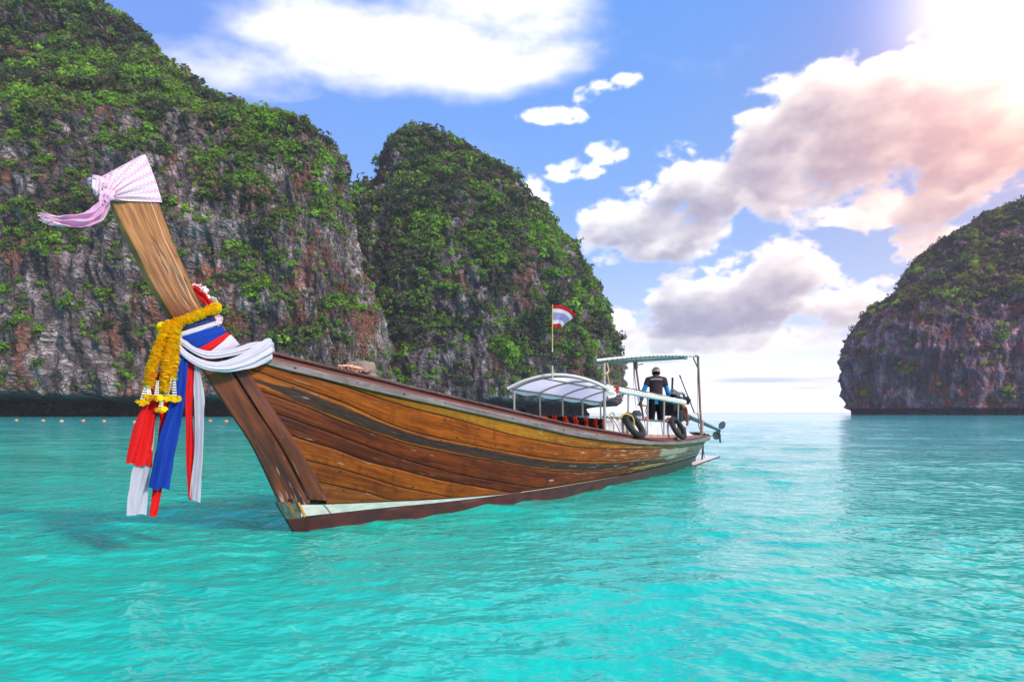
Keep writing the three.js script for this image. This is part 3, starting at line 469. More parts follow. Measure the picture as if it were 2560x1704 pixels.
const stemTex = tex(512, 1024, (q, t) => { // q across from front to back, t from foot to top
  const g1 = fbm(q * 9, t * 7, 31, 4), g2 = fbm(q * 46, t * 16, 37, 3), blot = fbm(q * 4, t * 9, 41, 4);
  const top = sstep(.545, .62, t + .025 * g1);
  let low = mix3([.155, .032, .008], [.045, .009, .005], sstep(-.35, .35, blot + .6 * g2)); low = mix3(low, [.28, .085, .015], .55 * sstep(.1, .5, g1) + .4 * sstep(.25, .55, t) * sstep(.5, .1, q));
  low = mix3(low, [.34, .31, .31], .8 * sstep(.10, .36, fbm(q * 20, t * 26, 47, 4) + .42 * sstep(.26, .06, t) - .36));
  let hi = mix3([.46, .19, .06], [.25, .083, .025], sstep(-.3, .4, g1 + .6 * g2)); hi = mix3(hi, [.52, .34, .20], .55 * sstep(.1, .5, blot)); hi = mix3(hi, [.50, .20, .05], .75 * sstep(.16, .04, q + .06 * g1) * sstep(-.3, .3, blot) + .4 * sstep(.2, .5, fbm(q * 6, t * 22, 51, 3)));
  // long dark cracks and red-brown stains near the bottom right
  const crack = Math.abs(fbm(q * 8 + t * 5, t * 5, 61, 3)), zone = sstep(.92, .66, t) * sstep(.2, .55, q + .1 * g1) + .25;
  hi = mix3(hi, [.07, .035, .022], clamp(zone * 1.2) * sstep(.085, .03, crack) * .95); hi = mix3(hi, [.16, .055, .02], .7 * sstep(.05, .4, fbm(q * 14, t * 6, 77, 4)) * clamp(zone));
  hi = mix3(hi, [.17, .052, .018], .85 * sstep(.86, .62, t + .12 * blot) * sstep(-.15, .22, fbm(q * 12 + 3 * t, t * 5, 83, 4))); hi = mix3(hi, [.42, .36, .30], .7 * sstep(.84, .66, t) * sstep(.08, .34, fbm(q * 9 + 2 * t, t * 6, 87, 4)) * sstep(.35, .6, q));
  const fleck = fbm(q * 70, t * 40, 71, 2); hi = mix3(hi, [.12, .07, .045], .6 * sstep(.38, .6, fleck));
  if (Math.abs(q - .80 + .08 * (t - .8)) < .007) hi = mix3(hi, [.62, .5, .36], .8);
  return mix3(low, hi, top);
}, { srgb: true });
const stemMat = new THREE.MeshStandardMaterial({ map: stemTex, roughness: .6, bumpMap: grainBump, bumpScale: .003, side: THREE.DoubleSide });
mesh('prow_post', stemLoft(0, .58, .088, .52, .0), stemMat, boat).userData.label = 'dark red-brown front timber of the prow';
mesh('prow_board', stemLoft(.585, 1, .10, .50, .008), stemMat, boat).userData.label = 'rear timber of the prow beside the plank ends';
mesh('prow_head', stemLoft(0, 1, .515, 1, .004), stemMat, boat).userData.label = 'sun-bleached, cracked upper prow';
// metal shoe and rusty bolt at the foot of the stem
const shoeTex = tex(128, 128, (u, v) => { const s = fbm(u * 6, v * 6, 3, 4), r = fbm(u * 9, v * 3, 8, 3); const c = mix3(mix3([.11, .15, .13], [.05, .07, .065], sstep(-.3, .3, s)), [.36, .15, .02], .9 * sstep(.10, .3, r + .2 - Math.abs(u - .55))); return mix3(c, [.075, .016, .018], sstep(.50, .56, v + .04 * s)); }, { srgb: true });
const shoe = (s) => grid(1, 6, (u, v) => { const y = mix(.385, .0, v), xa = mix(-.40, -.15, v), xb = mix(-.17, .0, v); return [mix(xa, xb, u), y, s * mix(.022, .100, u), u, v]; });
mesh('bow_shoe', merge([shoe(1), shoe(-1), grid(1, 4, (u, v) => [mix(-.40, -.15, v) - .002, mix(.385, 0, v), mix(-.022, .022, u)]), grid(1, 1, (u, v) => [mix(-.40, -.17, v), .386, mix(-1, 1, u) * mix(.022, .10, v)])]), new THREE.MeshStandardMaterial({ map: shoeTex, roughness: .45, metalness: .3, side: THREE.DoubleSide }), boat).userData.label = 'grey metal shoe with rust streaks at the foot of the prow';
mesh('rusty_strap', box(.03, .20, .012, -.125, .28, .108, 0, .5), std([.50, .22, .03], .7), boat);
mesh('rusty_bolt', rod([-.235, .405, .04], [-.235, .405, .115], .028, .022), std([.12, .05, .02], .8), boat);

// ---- rub rail, coaming and deck edge
const greyTex = boardTexture(133, [.30, .245, .24], [.135, .10, .105], { worn: .6 }), brownTex = boardTexture(139, [.17, .085, .075], [.085, .038, .036], { worn: .25 });
const rp = gunwale(-.80, 12.88, 120, sheer, 0, true);
{ const len = rp.map((p) => [p[0], 0, p[2], p[3], p[4], p[1]]); const prof = [[-.02, 0], [-.02, 1], [.026, 1], [.034, .93], [.034, .08], [.026, 0]];
  const g = grid(rp.length - 1, prof.length, (u, v, i, j) => { const p = rp[i], q = prof[j % prof.length], h = sheer(p[0]) - railFoot(p[0]); return [p[0] + p[3] * q[0], railFoot(p[0]) + h * q[1], p[2] + p[4] * q[0], (p[0] + 1) / 14, j / prof.length * 2]; });
  mesh('rub_rail', g, wood(greyTex, .7, .004), boat).userData.label = 'weathered grey rub rail along the hull edge'; }
const capPath = (x0, x1, n, around) => gunwale(x0, x1, n, (x) => sheer(x) + .078 * sstep(9.2, 6.2, x), .075, around);
const cp = capPath(-.62, 12.8, 110, true), ring8 = [...Array(8).keys()].map((k) => [.03 * Math.cos(k * .7854), .026 * Math.sin(k * .7854)]);
mesh('coaming_cap', sweep(cp, ring8), wood(brownTex, .65), boat).userData.label = 'rounded brown cap rail inside the rub rail';
mesh('coaming', merge([sweep(gunwale(-.62, 9.4, 90, sheer, .075), [[0, -.12], [.0, .075], [-.018, .075], [-.018, -.12]]), both(sweep(gunwale(-.62, 9.4, 90, sheer, .075), [[0, -.12], [.0, .075], [-.018, .075], [-.018, -.12]]))]), std([.17, .028, .018], .6), boat).userData.label = 'dark red inner board under the cap rail';
const sideDeckTex = boardTexture(151, [.38, .27, .25], [.22, .14, .13], { worn: .5, nails: false });
for (const s of [1, -1]) for (let k = 0; k < 3; k++) { const g = grid(60, 1, (u, v) => { const x = mix(5.9, 12.75, u), b = Math.max(.02, halfBeam(x) - .02), a = Math.min(b, .70) , z0 = mix(a, b, k / 3), z1 = mix(a, b, (k + 1) / 3) - .006; return [x, sheer(x) - .012 - .004 * k, s * mix(z0, Math.max(z0, z1), v), (x + 1) / 14, v]; }); mesh('side_deck_plank', g, wood(sideDeckTex, .75), boat); }
// ---- inside: lining, floor, fore and stern decks, thwarts
const liningMat = std([.13, .03, .022], .75);
mesh('hull_lining', merge([1, -1].map((s) => grid(70, 8, (u, v) => { const y0 = mix(1.85, .12, v), xs = stemBack(y0) + .25, x = xs + (12.3 - xs) * u, y = mix(sheer(x) - .03, .12, v); return [x, y, s * Math.max(0, hullZ(x, y) - .05)]; }))), liningMat, boat);
for (let k = -3; k <= 3; k++) { const z = k * .2; mesh('floor_plank', grid(40, 1, (u, v) => { const x = mix(.8, 11.6, u), lim = Math.max(.02, hullZ(x, .42) - .07); return [x, .42, clamp(z + (v - .5) * .19, -lim, lim), (x + 1) / 14, v]; }), wood(sideTex, .8), boat); }
for (let k = 0; k < 9; k++) { const x = -.42 + k * .24; const b = Math.max(.05, halfBeam(x + .1) - .10); mesh('fore_deck_plank', box(.225, .03, b * 2, x + .11, sheer(x + .11) - .11, 0, 0, -.19), wood(brownTex, .8), boat); }
for (let k = 0; k < 10; k++) { const z = -.63 + k * .14; mesh('stern_deck_plank', box(2.75, .03, .132, 11.1 - .12 * Math.abs(k - 4.5) * .5, .815, z), wood(sideDeckTex, .8), boat); }
for (const x of [4.1, 6.6, 7.6, 8.6]) mesh('thwart', box(.26, .04, 1.5, x, .78, 0), wood(sideTex, .8), boat);
// mooring bitt on the fore deck
const bitt = new THREE.Group(); bitt.name = 'mooring_bitt'; boat.add(bitt);
const bittTex = boardTexture(171, [.42, .32, .28], [.24, .16, .14], { worn: .4, nails: false, x0: 0, x1: 1, w: 128 });
const log = (len, r) => { const g = new THREE.CylinderGeometry(r, r, len, 14, 1); g.rotateX(Math.PI / 2); return g; };
{ const a = log(.30, .085); a.scale(1, .9, 1); a.translate(.86, 2.0, -.04); const b = box(.19, .16, .27, .955, 1.99, -.02, 0, 0, 0, .05); mesh('bitt_beam', a, wood(bittTex, .8), bitt); mesh('bitt_beam', b, wood(bittTex, .8), bitt); const p = box(.11, .5, .11, .96, 1.72, 0, 0, 0, 0, .015); mesh('bitt_post', p, wood(bittTex, .8), bitt); const c = log(.22, .07); c.translate(.97, 1.86, .02); mesh('bitt_beam', c, wood(bittTex, .8), bitt); }

// ---- white cabin side with lacing
const panelTex = tex(512, 128, (u, v) => { const s = fbm(u * 14, v * 2, 5, 4), d = fbm(u * 26, v * 2.2, 9, 3), x = u; let c = mix3([.72, .72, .78], [.60, .58, .64], sstep(-.3, .3, s)); c = mix3(c, [.46, .33, .28], .7 * sstep(.3, .5, d)); const low = sstep(.58, .62, v + .01 * s); return mix3(c, mix3([.44, .29, .25], [.34, .20, .17], sstep(-.2, .3, d + s)), low); }, { srgb: true });
const panelTop = (x) => mix(1.335, 1.20, (x - 6.15) / 3.6);
for (const s of [1, -1]) {
  const p = new THREE.Group(); p.name = 'cabin_side'; boat.add(p);
  const face = grid(30, 6, (u, v) => { const x = mix(6.12, 9.72, u), y = mix(panelTop(x), sheer(x) - .06, v); return [x, y, s * (.735 - .03 * v * 0 + .05 * v), u, v]; });
  mesh('side_panel', face, new THREE.MeshStandardMaterial({ map: panelTex, roughness: .6, side: THREE.DoubleSide }), p);
  mesh('top_bar', tube([...Array(9).keys()].map((k) => { const x = mix(6.1, 9.75, k / 8); return [x, panelTop(x), s * .735]; }), .017), std([.10, .09, .10], .5), p);
  const lace = mesh('lacing', merge([...Array(34).keys()].map((k) => { const x = mix(6.2, 9.68, k / 33), y = panelTop(x); return rod([x, y + .018, s * .74], [x + .012, y - .035, s * .756], .006, .006, 5); })), std([.03, .025, .03], .8), p); lace.userData.kind = 'stuff';
}
mesh('cabin_bulkhead', box(.03, .5, 1.44, 9.72, .98, 0), std([.40, .28, .25], .8), boat);
mesh('stern_box', merge([box(.5, .22, .9, 10.5, .93, .05), box(.03, .26, .35, 9.98, .96, .66, .1)]), std([.36, .25, .22], .85), boat);
// upturned dinghy-like cover on the stern deck
mesh('stern_cover', grid(24, 10, (u, v) => { const x = mix(10.6, 12.5, u), w = .42 * Math.sin(Math.PI * Math.min(.97, u + .15)) ** .5, a = Math.PI * v; return [x, .84 + .30 * Math.sin(a) * (1 - .55 * u) * Math.sin(Math.PI * Math.min(1, u * 1.4 + .25)) ** .5, w * Math.cos(a)]; }), new THREE.MeshStandardMaterial({ map: panelTex, roughness: .7, side: THREE.DoubleSide }), boat);

// ---- canopy
const canopy = new THREE.Group(); canopy.name = 'canopy'; boat.add(canopy);
const steel = std([.42, .38, .34], .42, { metalness: .35 }), rusty = std([.30, .16, .09], .75), whiteCloth = new THREE.MeshPhysicalMaterial({ color: new THREE.Color().setRGB(.98, .92, .86), roughness: 1, transmission: 1, specularIntensity: 0, thickness: 0, side: THREE.DoubleSide }), whitePaint = std([.82, .79, .76], .5);
const farX = [5.45, 6.35, 7.23, 8.08, 8.92], nearX = [6.05, 7.0, 7.9, 8.75, 9.55];
const eaveY = (u) => mix(1.865, 1.645, u), roofPt = (u, s) => { const xf = mix(5.38, 9.05, u), xn = mix(5.98, 9.75, u), q = (s + 1) / 2; return V(mix(xf, xn, q), eaveY(u) + .225 * (1 - s * s), mix(-.84, .84, q)); };
const uF = (x) => (x - 5.38) / 3.67;
mesh('canopy_cloth', grid(64, 40, (u, v) => { const p = roofPt(mix(-.012, 1.01, u), mix(-1, 1, v)); const cell = Math.abs(Math.sin(Math.PI * 4 * u)) * Math.abs(Math.sin(Math.PI * 3 * v)); return [p.x, p.y + .022 - .020 * cell, p.z, u, v]; }), whiteCloth, canopy).userData.label = 'white canopy cloth with a pinkish underside';
for (let k = 0; k < 5; k++) mesh('roof_rib', tube([...Array(9).keys()].map((i) => roofPt(uF(farX[k]), -1 + i / 4)), .017), steel, canopy);
for (const s of [-.34, .34]) mesh('roof_rib', tube([...Array(7).keys()].map((i) => roofPt(i / 6, s)), .017), steel, canopy);
mesh('eave_tube', tube([...Array(5).keys()].map((i) => roofPt(i / 4, -1)), .018), steel, canopy);
mesh('front_roll', tube([...Array(13).keys()].map((i) => { const p = roofPt(-.01, -1.05 + 2.12 * i / 12); p.y += .02; return p; }), .034, 40), whitePaint, canopy).userData.label = 'white cloth rolled over the curved front bar';
{ const g = grid(60, 12, (u, v) => { const p = roofPt(mix(.0, 1.03, u), 1), a = v * 6.283, r = .052 + .008 * Math.sin(u * 190) * .6 + .01 * fbm(u * 20, v * 2, 3, 2); return [p.x, p.y + .012 + r * Math.sin(a) * 1.1, p.z + r * Math.cos(a), u, v]; }); mesh('side_roll', g, whitePaint, canopy).userData.label = 'thick white laced roll along the canopy edge'; }
mesh('lacing', merge([...Array(30).keys()].map((k) => { const p = roofPt(mix(.03, 1, k / 29), 1); return rod([p.x, p.y + .072, p.z + .012], [p.x + .02, p.y + .02, p.z + .062], .0065, .0065, 5); })), std([.03, .02, .02], .8), canopy).userData.kind = 'stuff';
{ const g = grid(96, 4, (u, v) => { const p = roofPt(u, -1.0), k = (u * 4.05) % 1, sag = .055 + .05 * Math.sin(Math.PI * k) ** .8; return [p.x, p.y + .02 - v * sag, p.z - .02 - .012 * Math.sin(u * 60) * v]; }); mesh('valance', g, whiteCloth, canopy).userData.label = 'scalloped white valance along the far eave'; }
farX.forEach((x, k) => { const y = roofPt(uF(x), -1).y; mesh('canopy_post', merge([rod([x, .9, -.80], [x, y, -.82], .020), rod([x, y - .09, -.82], [x, y - .02, -.82], .025)]), steel, canopy); });
nearX.forEach((x, k) => { if (!k) return; const y = roofPt((x - 5.98) / 3.77, 1).y; mesh('canopy_post', rod([x + .05, .95, .79], [x, y, .82], .02), steel, canopy); });
mesh('main_post', rod([6.07, .9, .80], [6.02, 2.32, .80], .029), steel, canopy).userData.label = 'tall grey post at the near front corner';
mesh('corner_hook', tube([[6.0, 1.84, .82], [6.18, 1.80, .86], [6.27, 1.78, .9], [6.24, 1.72, .9], [6.05, 1.69, .86]], .026, 20), whitePaint, canopy);
mesh('red_ribbon', merge([tube([[6.26, 1.86, .86], [6.30, 1.90, .90], [6.36, 1.86, .92], [6.33, 1.80, .92], [6.28, 1.74, .90]], .022, 16, 6), rod([6.30, 1.85, .92], [6.42, 1.80, .93], .016, .006)]), std([.55, .02, .02], .8), canopy).userData.label = 'red ribbon tied at the canopy corner';
// ---- stern awning
const awning = new THREE.Group(); awning.name = 'stern_awning'; boat.add(awning);
const aw = (u, s) => V(mix(mix(7.1, 6.25, (s + 1) / 2), mix(12.15, 11.35, (s + 1) / 2), u), 2.40 + .44 * u + .05 * Math.sin(Math.PI * u) + .02 * (1 - s * s), .26 + .24 * s);
mesh('awning_cloth', grid(40, 8, (u, v) => { const p = aw(u, v * 2 - 1); return [p.x, p.y + .02 + .008 * Math.sin(u * 46 + v * 3), p.z, u, v]; }), whitePaint, awning).userData.label = 'flat white awning over the stern';
mesh('awning_edge', merge([tube([...Array(9).keys()].map((i) => aw(i / 8, 1).add(V(0, 0, .01))), .024), tube([...Array(9).keys()].map((i) => aw(i / 8, -1)), .022)]), whitePaint, awning);
mesh('awning_tie', merge([...Array(22).keys()].map((k) => { const p = aw(.08 + .9 * k / 21, 1); return rod([p.x, p.y + .02, p.z + .03], [p.x + .01, p.y - .05, p.z + .03], .008, .006, 5); })), std([.05, .035, .03], .8), awning).userData.kind = 'stuff';
for (const s of [1, -1]) mesh('awning_bar', rod(aw(.0, s * .9), aw(1.0, s * .9), .018), steel, awning);
mesh('awning_bar', tube([aw(.93, 1).toArray(), [11.75, 2.86, .44], [12.05, 2.84, .36], [12.16, 2.70, .32], [12.40, 1.25, .30], [12.46, .84, .30]].map((p) => V(...p)), .03, 50), rusty, awning).userData.label = 'rusty bent post at the stern';
mesh('awning_brace', rod([11.55, 2.80, .42], [12.17, 2.56, .32], .018), rusty, awning); mesh('awning_brace', rod([6.06, 2.06, .80], [6.65, 2.39, .5], .015), rusty, awning);
mesh('awning_post', merge([rod([9.05, 2.56, .0], [9.62, 1.18, -.05], .024), rod([9.0, 2.58, .02], [9.07, 2.42, 0], .05), rod([9.1, 2.50, 0], [9.32, 2.53, .06], .012)]), rusty, awning).userData.label = 'leaning rusty post in the middle of the awning';
mesh('stern_post', merge([box(.075, .40, .075, 12.36, 1.03, .34), rod([12.50, 1.3, .28], [12.62, .86, .22], .02), rod([11.72, 1.39, .42], [12.36, 1.40, .32], .015)]), std([.40, .29, .25], .8), awning);
mesh('hanging_rope', merge([tube([[8.93, 2.55, .03], [8.98, 2.2, .02], [9.2, 1.75, .0], [9.42, 1.4, 0]], .012, 24, 6), tube([[8.9, 2.5, .03], [8.98, 2.0, 0], [9.1, 1.5, 0]], .006, 20, 5), tube([[11.95, 2.7, .38], [12.0, 2.0, .36], [12.02, 1.35, .36]], .007, 20, 5), tube([[12.0, 1.4, .36], [12.08, 1.2, .37], [12.02, 1.08, .38], [12.12, 1.0, .38]], .012, 20, 6)]), std([.16, .13, .12], .9), awning);
mesh('tie_rope', merge([tube([[6.0, 2.12, .83], [6.08, 2.14, .85], [6.1, 2.1, .78], [6.0, 2.1, .77], [6.02, 2.13, .84], [6.3, 2.2, .75], [6.62, 2.36, .56]], .013, 40, 6), tube([[6.08, 2.12, .84], [6.12, 1.98, .85], [6.1, 1.85, .86]], .012, 16, 6)]), std([.58, .44, .22], .9), awning);
// ---- step board at the stern
const step = new THREE.Group(); step.name = 'step_board'; boat.add(step);
{ const A = V(12.03, .06, .27), B = V(13.35, .235, .5), C = V(13.5, .24, -.45), E2 = V(12.15, .09, -.3); const top = (u, v) => A.clone().lerp(B, u).lerp(E2.clone().lerp(C, u), v);
  mesh('board', merge([grid(10, 6, (u, v) => { const p = top(u, v); return [p.x, p.y, p.z]; }), grid(10, 6, (u, v) => { const p = top(u, v); return [p.x, p.y - .03, p.z]; })]), whitePaint, step);
  mesh('board_edge', merge([grid(10, 1, (u, v) => { const p = top(u, 0); return [p.x, p.y - .035 * v + .001, p.z + .001]; }), grid(1, 6, (u, v) => { const p = top(1, v); return [p.x + .001, p.y - .035 * u + .001, p.z]; })]), std([.04, .03, .04], .7), step);
  mesh('step_rod', rod([12.62, .78, .3], [12.78, .16, .2], .022), std([.06, .04, .045], .6), step); mesh('step_rod', rod([12.4, .55, .18], [12.5, .12, .1], .022), std([.06, .04, .045], .6), step); mesh('step_rod', rod([12.72, .82, .22], [12.95, .2, .2], .010), std([.1, .1, .12], .6), step); }

// ================================================================ cloth, garlands and scarf on the prow
function clothStrip(L, R, { nu = 14, nv = 40, folds = 2.5, amp = .018, z = .1, zEnd = null, thick = .004, seed = 1, wave = .01 } = {}) {
  const cl = new THREE.CatmullRomCurve3(L.map((p) => V(p[0], p[1], 0))), cr = new THREE.CatmullRomCurve3(R.map((p) => V(p[0], p[1], 0)));
  const at = (u, v) => { const a = cl.getPoint(v), b = cr.getPoint(v), k = amp * (0.35 + 0.65 * Math.sin(Math.min(1, v * 1.3) * 1.57)); return [mix(a.x, b.x, u) + .016 * n3(u * 1.5, v * 3.5, seed) * v, mix(a.y, b.y, u) + sstep(.8, 1, v) * .03 * n3(u * 3, 1, seed + .5), mix(z, zEnd ?? z, v) + k * Math.sin(u * folds * 6.283 + seed * 2 + 2.4 * n3(v * 2.2, seed, 2)) + .35 * k * Math.sin(u * folds * 15 + 5 * n3(v * 3, seed, 8)) + wave * n3(u * 2, v * 3, seed + 5)]; };
  return merge([grid(nu, nv, at), grid(nu, nv, (u, v) => { const p = at(u, v); return [p[0], p[1], p[2] - thick]; })]);
}
function wrapBand(FT, BT, FB, BB, half, { seed = 1, puff = .012, folds = 4 } = {}) { // a band of cloth round the stem: front top, back top, front bottom, back bottom
  return grid(72, 10, (u, v) => { const th = u * 6.2832, m = (1 - Math.cos(th)) / 2, s = Math.sin(th), sp = Math.sign(s) * Math.abs(s) ** .38, f = [mix(FT[0], FB[0], v), mix(FT[1], FB[1], v)], b = [mix(BT[0], BB[0], v), mix(BT[1], BB[1], v)]; const bulge = puff * (Math.sin(v * Math.PI) + .55 * Math.sin(v * folds * 6.283 + 2.2 * n3(m * 1.8, v * 2, seed)) * (.5 + .5 * m)); const out = (Math.cos(th) > 0 ? -1 : 1) * .02 * Math.abs(Math.cos(th)) ** 6; return [mix(f[0], b[0], m) + out, mix(f[1], b[1], m) + .006 * n3(m * 4, v * 2, seed), (half + .012 + bulge) * sp]; });
}
function bundle(pts, r0, { seed = 1, ridges = 6, flat = .75 } = {}) { // gathered cloth: a ribbed, slightly twisted rope of folds
  const c = new THREE.CatmullRomCurve3(pts.map((p) => V(...p)));
  return grid(90, 40, (u, v, i) => { const p = c.getPoint(u), a = v * 6.2832, tg = c.getTangent(u), n = V(-tg.y, tg.x, 0).add(V(0, .25, 0)).normalize(), b = tg.clone().cross(n).normalize(); const r = (Array.isArray(r0) ? lin1(r0)(u) : r0) * (1 + .34 * Math.sin(a * ridges + seed + 5 * u + 1.5 * n3(u * 4, v * 2, seed)) + .14 * Math.sin(a * (ridges * 2 + 1) - 7 * u) + .22 * n3(u * 7, v * 3, seed + 4)); const ca = Math.cos(a) * r * 1.25, sa = Math.sin(a) * r * flat; return [p.x + n.x * ca + b.x * sa, p.y + n.y * ca + b.y * sa, p.z + n.z * ca + b.z * sa]; });
}
const weave = tex(256, 256, (u, v) => 0.5 + 0.2 * n3(u * 60, v * 10, 1) + .2 * n3(u * 14, v * 90, 4));
const fabric = (c, more = {}) => new THREE.MeshPhysicalMaterial({ color: new THREE.Color().setRGB(...c), roughness: .9, sheen: .3, sheenRoughness: .6, bumpMap: weave, bumpScale: .0015, side: THREE.DoubleSide, specularIntensity: .3, ...more });
const thin = (c) => fabric(c, { transmission: .3, thickness: 0 });
{ // royal blue sash
  const t = onBoat(thing('navy_sash', 'royal blue cloth sash wound round the prow with one long tail hanging down', 'sash'), -1.4, 2.1, 0);
  const at = (g) => { g.translate(1.4, -2.1, 0); return g; }, m = fabric([.010, .045, .33]);
  mesh('wrap', at(wrapBand([-1.545, 2.175], [-1.115, 2.325], [-1.40, 2.02], [-1.03, 2.215], .085, { seed: 3, folds: 3 })), m, t);
  mesh('tail', at(clothStrip([[-1.60, 1.99], [-1.676, 1.571], [-1.797, 1.157], [-1.895, .702]], [[-1.505, 1.93], [-1.55, 1.502], [-1.613, 1.063], [-1.711, .665]], { folds: 2.2, amp: .03, z: .13, zEnd: .12, seed: 4 })), m, t);
}
{
  const t = onBoat(thing('scarlet_sash', 'bright red cloth sash round the prow with three tails hanging among the other cloths', 'sash'), -1.3, 2.1, 0);
  const at = (g) => { g.translate(1.3, -2.1, 0); return g; }, m = fabric([.62, .012, .014]);
  mesh('wrap', at(wrapBand([-1.41, 2.035], [-1.055, 2.262], [-1.33, 1.985], [-1.0, 2.205], .10, { seed: 5, folds: 2 })), m, t);
  mesh('tail', at(clothStrip([[-1.80, 1.80], [-1.84, 1.65], [-1.904, 1.515], [-1.986, 1.279], [-2.075, .931]], [[-1.72, 1.78], [-1.742, 1.674], [-1.759, 1.517], [-1.794, 1.224], [-1.828, .882]], { folds: 2, amp: .028, z: .10, zEnd: .07, seed: 6 })), m, t);
  mesh('tail', at(clothStrip([[-1.72, 1.6], [-1.73, 1.449], [-1.756, 1.154], [-1.799, .706], [-1.85, .419]], [[-1.65, 1.6], [-1.651, 1.449], [-1.669, 1.151], [-1.70, .68], [-1.763, .405]], { folds: 1.2, amp: .012, z: .03, seed: 7 })), m, t);
  mesh('tail', at(clothStrip([[-1.482, 1.93], [-1.51, 1.575], [-1.503, 1.147], [-1.497, .54]], [[-1.421, 1.9], [-1.432, 1.576], [-1.432, 1.145], [-1.451, .535]], { folds: 1.3, amp: .014, z: .10, seed: 8 })), m, t);
}
{
  const t = onBoat(thing('white_sash', 'white cloth sash knotted at the prow, swagged back over the bow rail', 'sash'), -1.2, 2.1, 0);
  const at = (g) => { g.translate(1.2, -2.1, 0); return g; }, m = fabric([.55, .52, .62]);
  mesh('wrap', at(wrapBand([-1.60, 2.19], [-1.165, 2.37], [-1.54, 2.15], [-1.125, 2.32], .078, { seed: 9, folds: 2 })), m, t);
  mesh('wrap', at(wrapBand([-1.30, 2.0], [-1.02, 2.24], [-1.16, 1.99], [-.91, 2.14], .112, { seed: 10, folds: 5, puff: .016 })), m, t);
  mesh('swag', at(bundle([[-1.56, 2.13, .08], [-1.53, 2.09, .13], [-1.46, 2.035, .15], [-1.315, 1.995, .165], [-1.057, 2.04, .20], [-.805, 2.125, .20], [-.64, 2.13, .19], [-.50, 2.08, .08], [-.38, 2.04, -.06], [-.2, 2.0, -.16]], [[0, .016], [.12, .019], [.4, .024], [.65, .030], [.85, .03], [1, .012]], { seed: 2, ridges: 6, flat: .6 })), m, t);
  mesh('swag', at(bundle([[-1.585, 2.12, .07], [-1.60, 2.06, .12], [-1.52, 1.965, .16], [-1.34, 1.885, .19], [-1.162, 1.885, .21], [-.917, 1.96, .23], [-.72, 2.06, .225], [-.60, 2.115, .17], [-.48, 2.10, .03], [-.3, 2.05, -.15], [.1, 1.95, -.30], [.5, 1.86, -.42]], [[0, .016], [.12, .019], [.33, .03], [.48, .06], [.6, .075], [.72, .05], [.85, .03], [1, .01]], { seed: 4, ridges: 7, flat: .42 })), m, t);
  { const k = new THREE.IcosahedronGeometry(.055, 4), p = k.attributes.position; for (let i = 0; i < p.count; i++) { const f = 1 + .25 * n3(p.getX(i) * 26, p.getY(i) * 14, p.getZ(i) * 26); p.setXYZ(i, p.getX(i) * f, p.getY(i) * f * 1.2, p.getZ(i) * f); } k.computeVertexNormals(); k.translate(-1.59, 2.12, .06); mesh('knot', at(k), m, t); }
  mesh('tail', at(clothStrip([[-1.438, 1.9], [-1.438, 1.576], [-1.441, 1.145], [-1.479, .539]], [[-1.385, 1.88], [-1.33, 1.62], [-1.324, 1.469], [-1.337, 1.051], [-1.362, .494]], { folds: 2.4, amp: .02, z: .125, seed: 11 })), thin([.60, .58, .69]), t);
  mesh('tail', at(clothStrip([[-1.86, 1.35], [-1.936, .99], [-1.985, .875], [-2.026, .676], [-2.045, .453]], [[-1.79, 1.3], [-1.818, .984], [-1.835, .848], [-1.843, .66], [-1.865, .422]], { folds: 1.2, amp: .014, z: .045, zEnd: .03, seed: 12 })), thin([.60, .58, .69]), t);
}
// marigold garland
function flowerGeo(seed) {
  const r = rng(seed), P = [], I = [], R = .052;
  for (let i = 0; i < 46; i++) { const a = r() * 6.283, e = (r() - .5) * 1.5, l = R * (.75 + .4 * r()), w = .017 + .007 * r(); const d = V(Math.cos(a) * Math.cos(e), Math.sin(e) * .75, Math.sin(a) * Math.cos(e)), s = V(-Math.sin(a), (r() - .5) * .8, Math.cos(a)).normalize(); const o = P.length / 3; const b = d.clone().multiplyScalar(l * .35), m = d.clone().multiplyScalar(l * .8), t = d.clone().multiplyScalar(l); for (const q of [b.clone().addScaledVector(s, -w * .4), b.clone().addScaledVector(s, w * .4), m.clone().addScaledVector(s, -w), m.clone().addScaledVector(s, w), t.clone().addScaledVector(s, -w * .6), t.clone().addScaledVector(s, w * .6)]) P.push(q.x, q.y, q.z); I.push(o, o + 1, o + 2, o + 1, o + 3, o + 2, o + 2, o + 3, o + 4, o + 3, o + 5, o + 4); }
  const g = new THREE.BufferGeometry(); g.setAttribute('position', new THREE.Float32BufferAttribute(P, 3)); g.setIndex(I); g.computeVertexNormals(); const core = new THREE.SphereGeometry(R * .66, 10, 7); core.scale(1, .6, 1); return merge([g, core].map((k) => { const h = plain(k); h.deleteAttribute('uv'); return h; }));
}
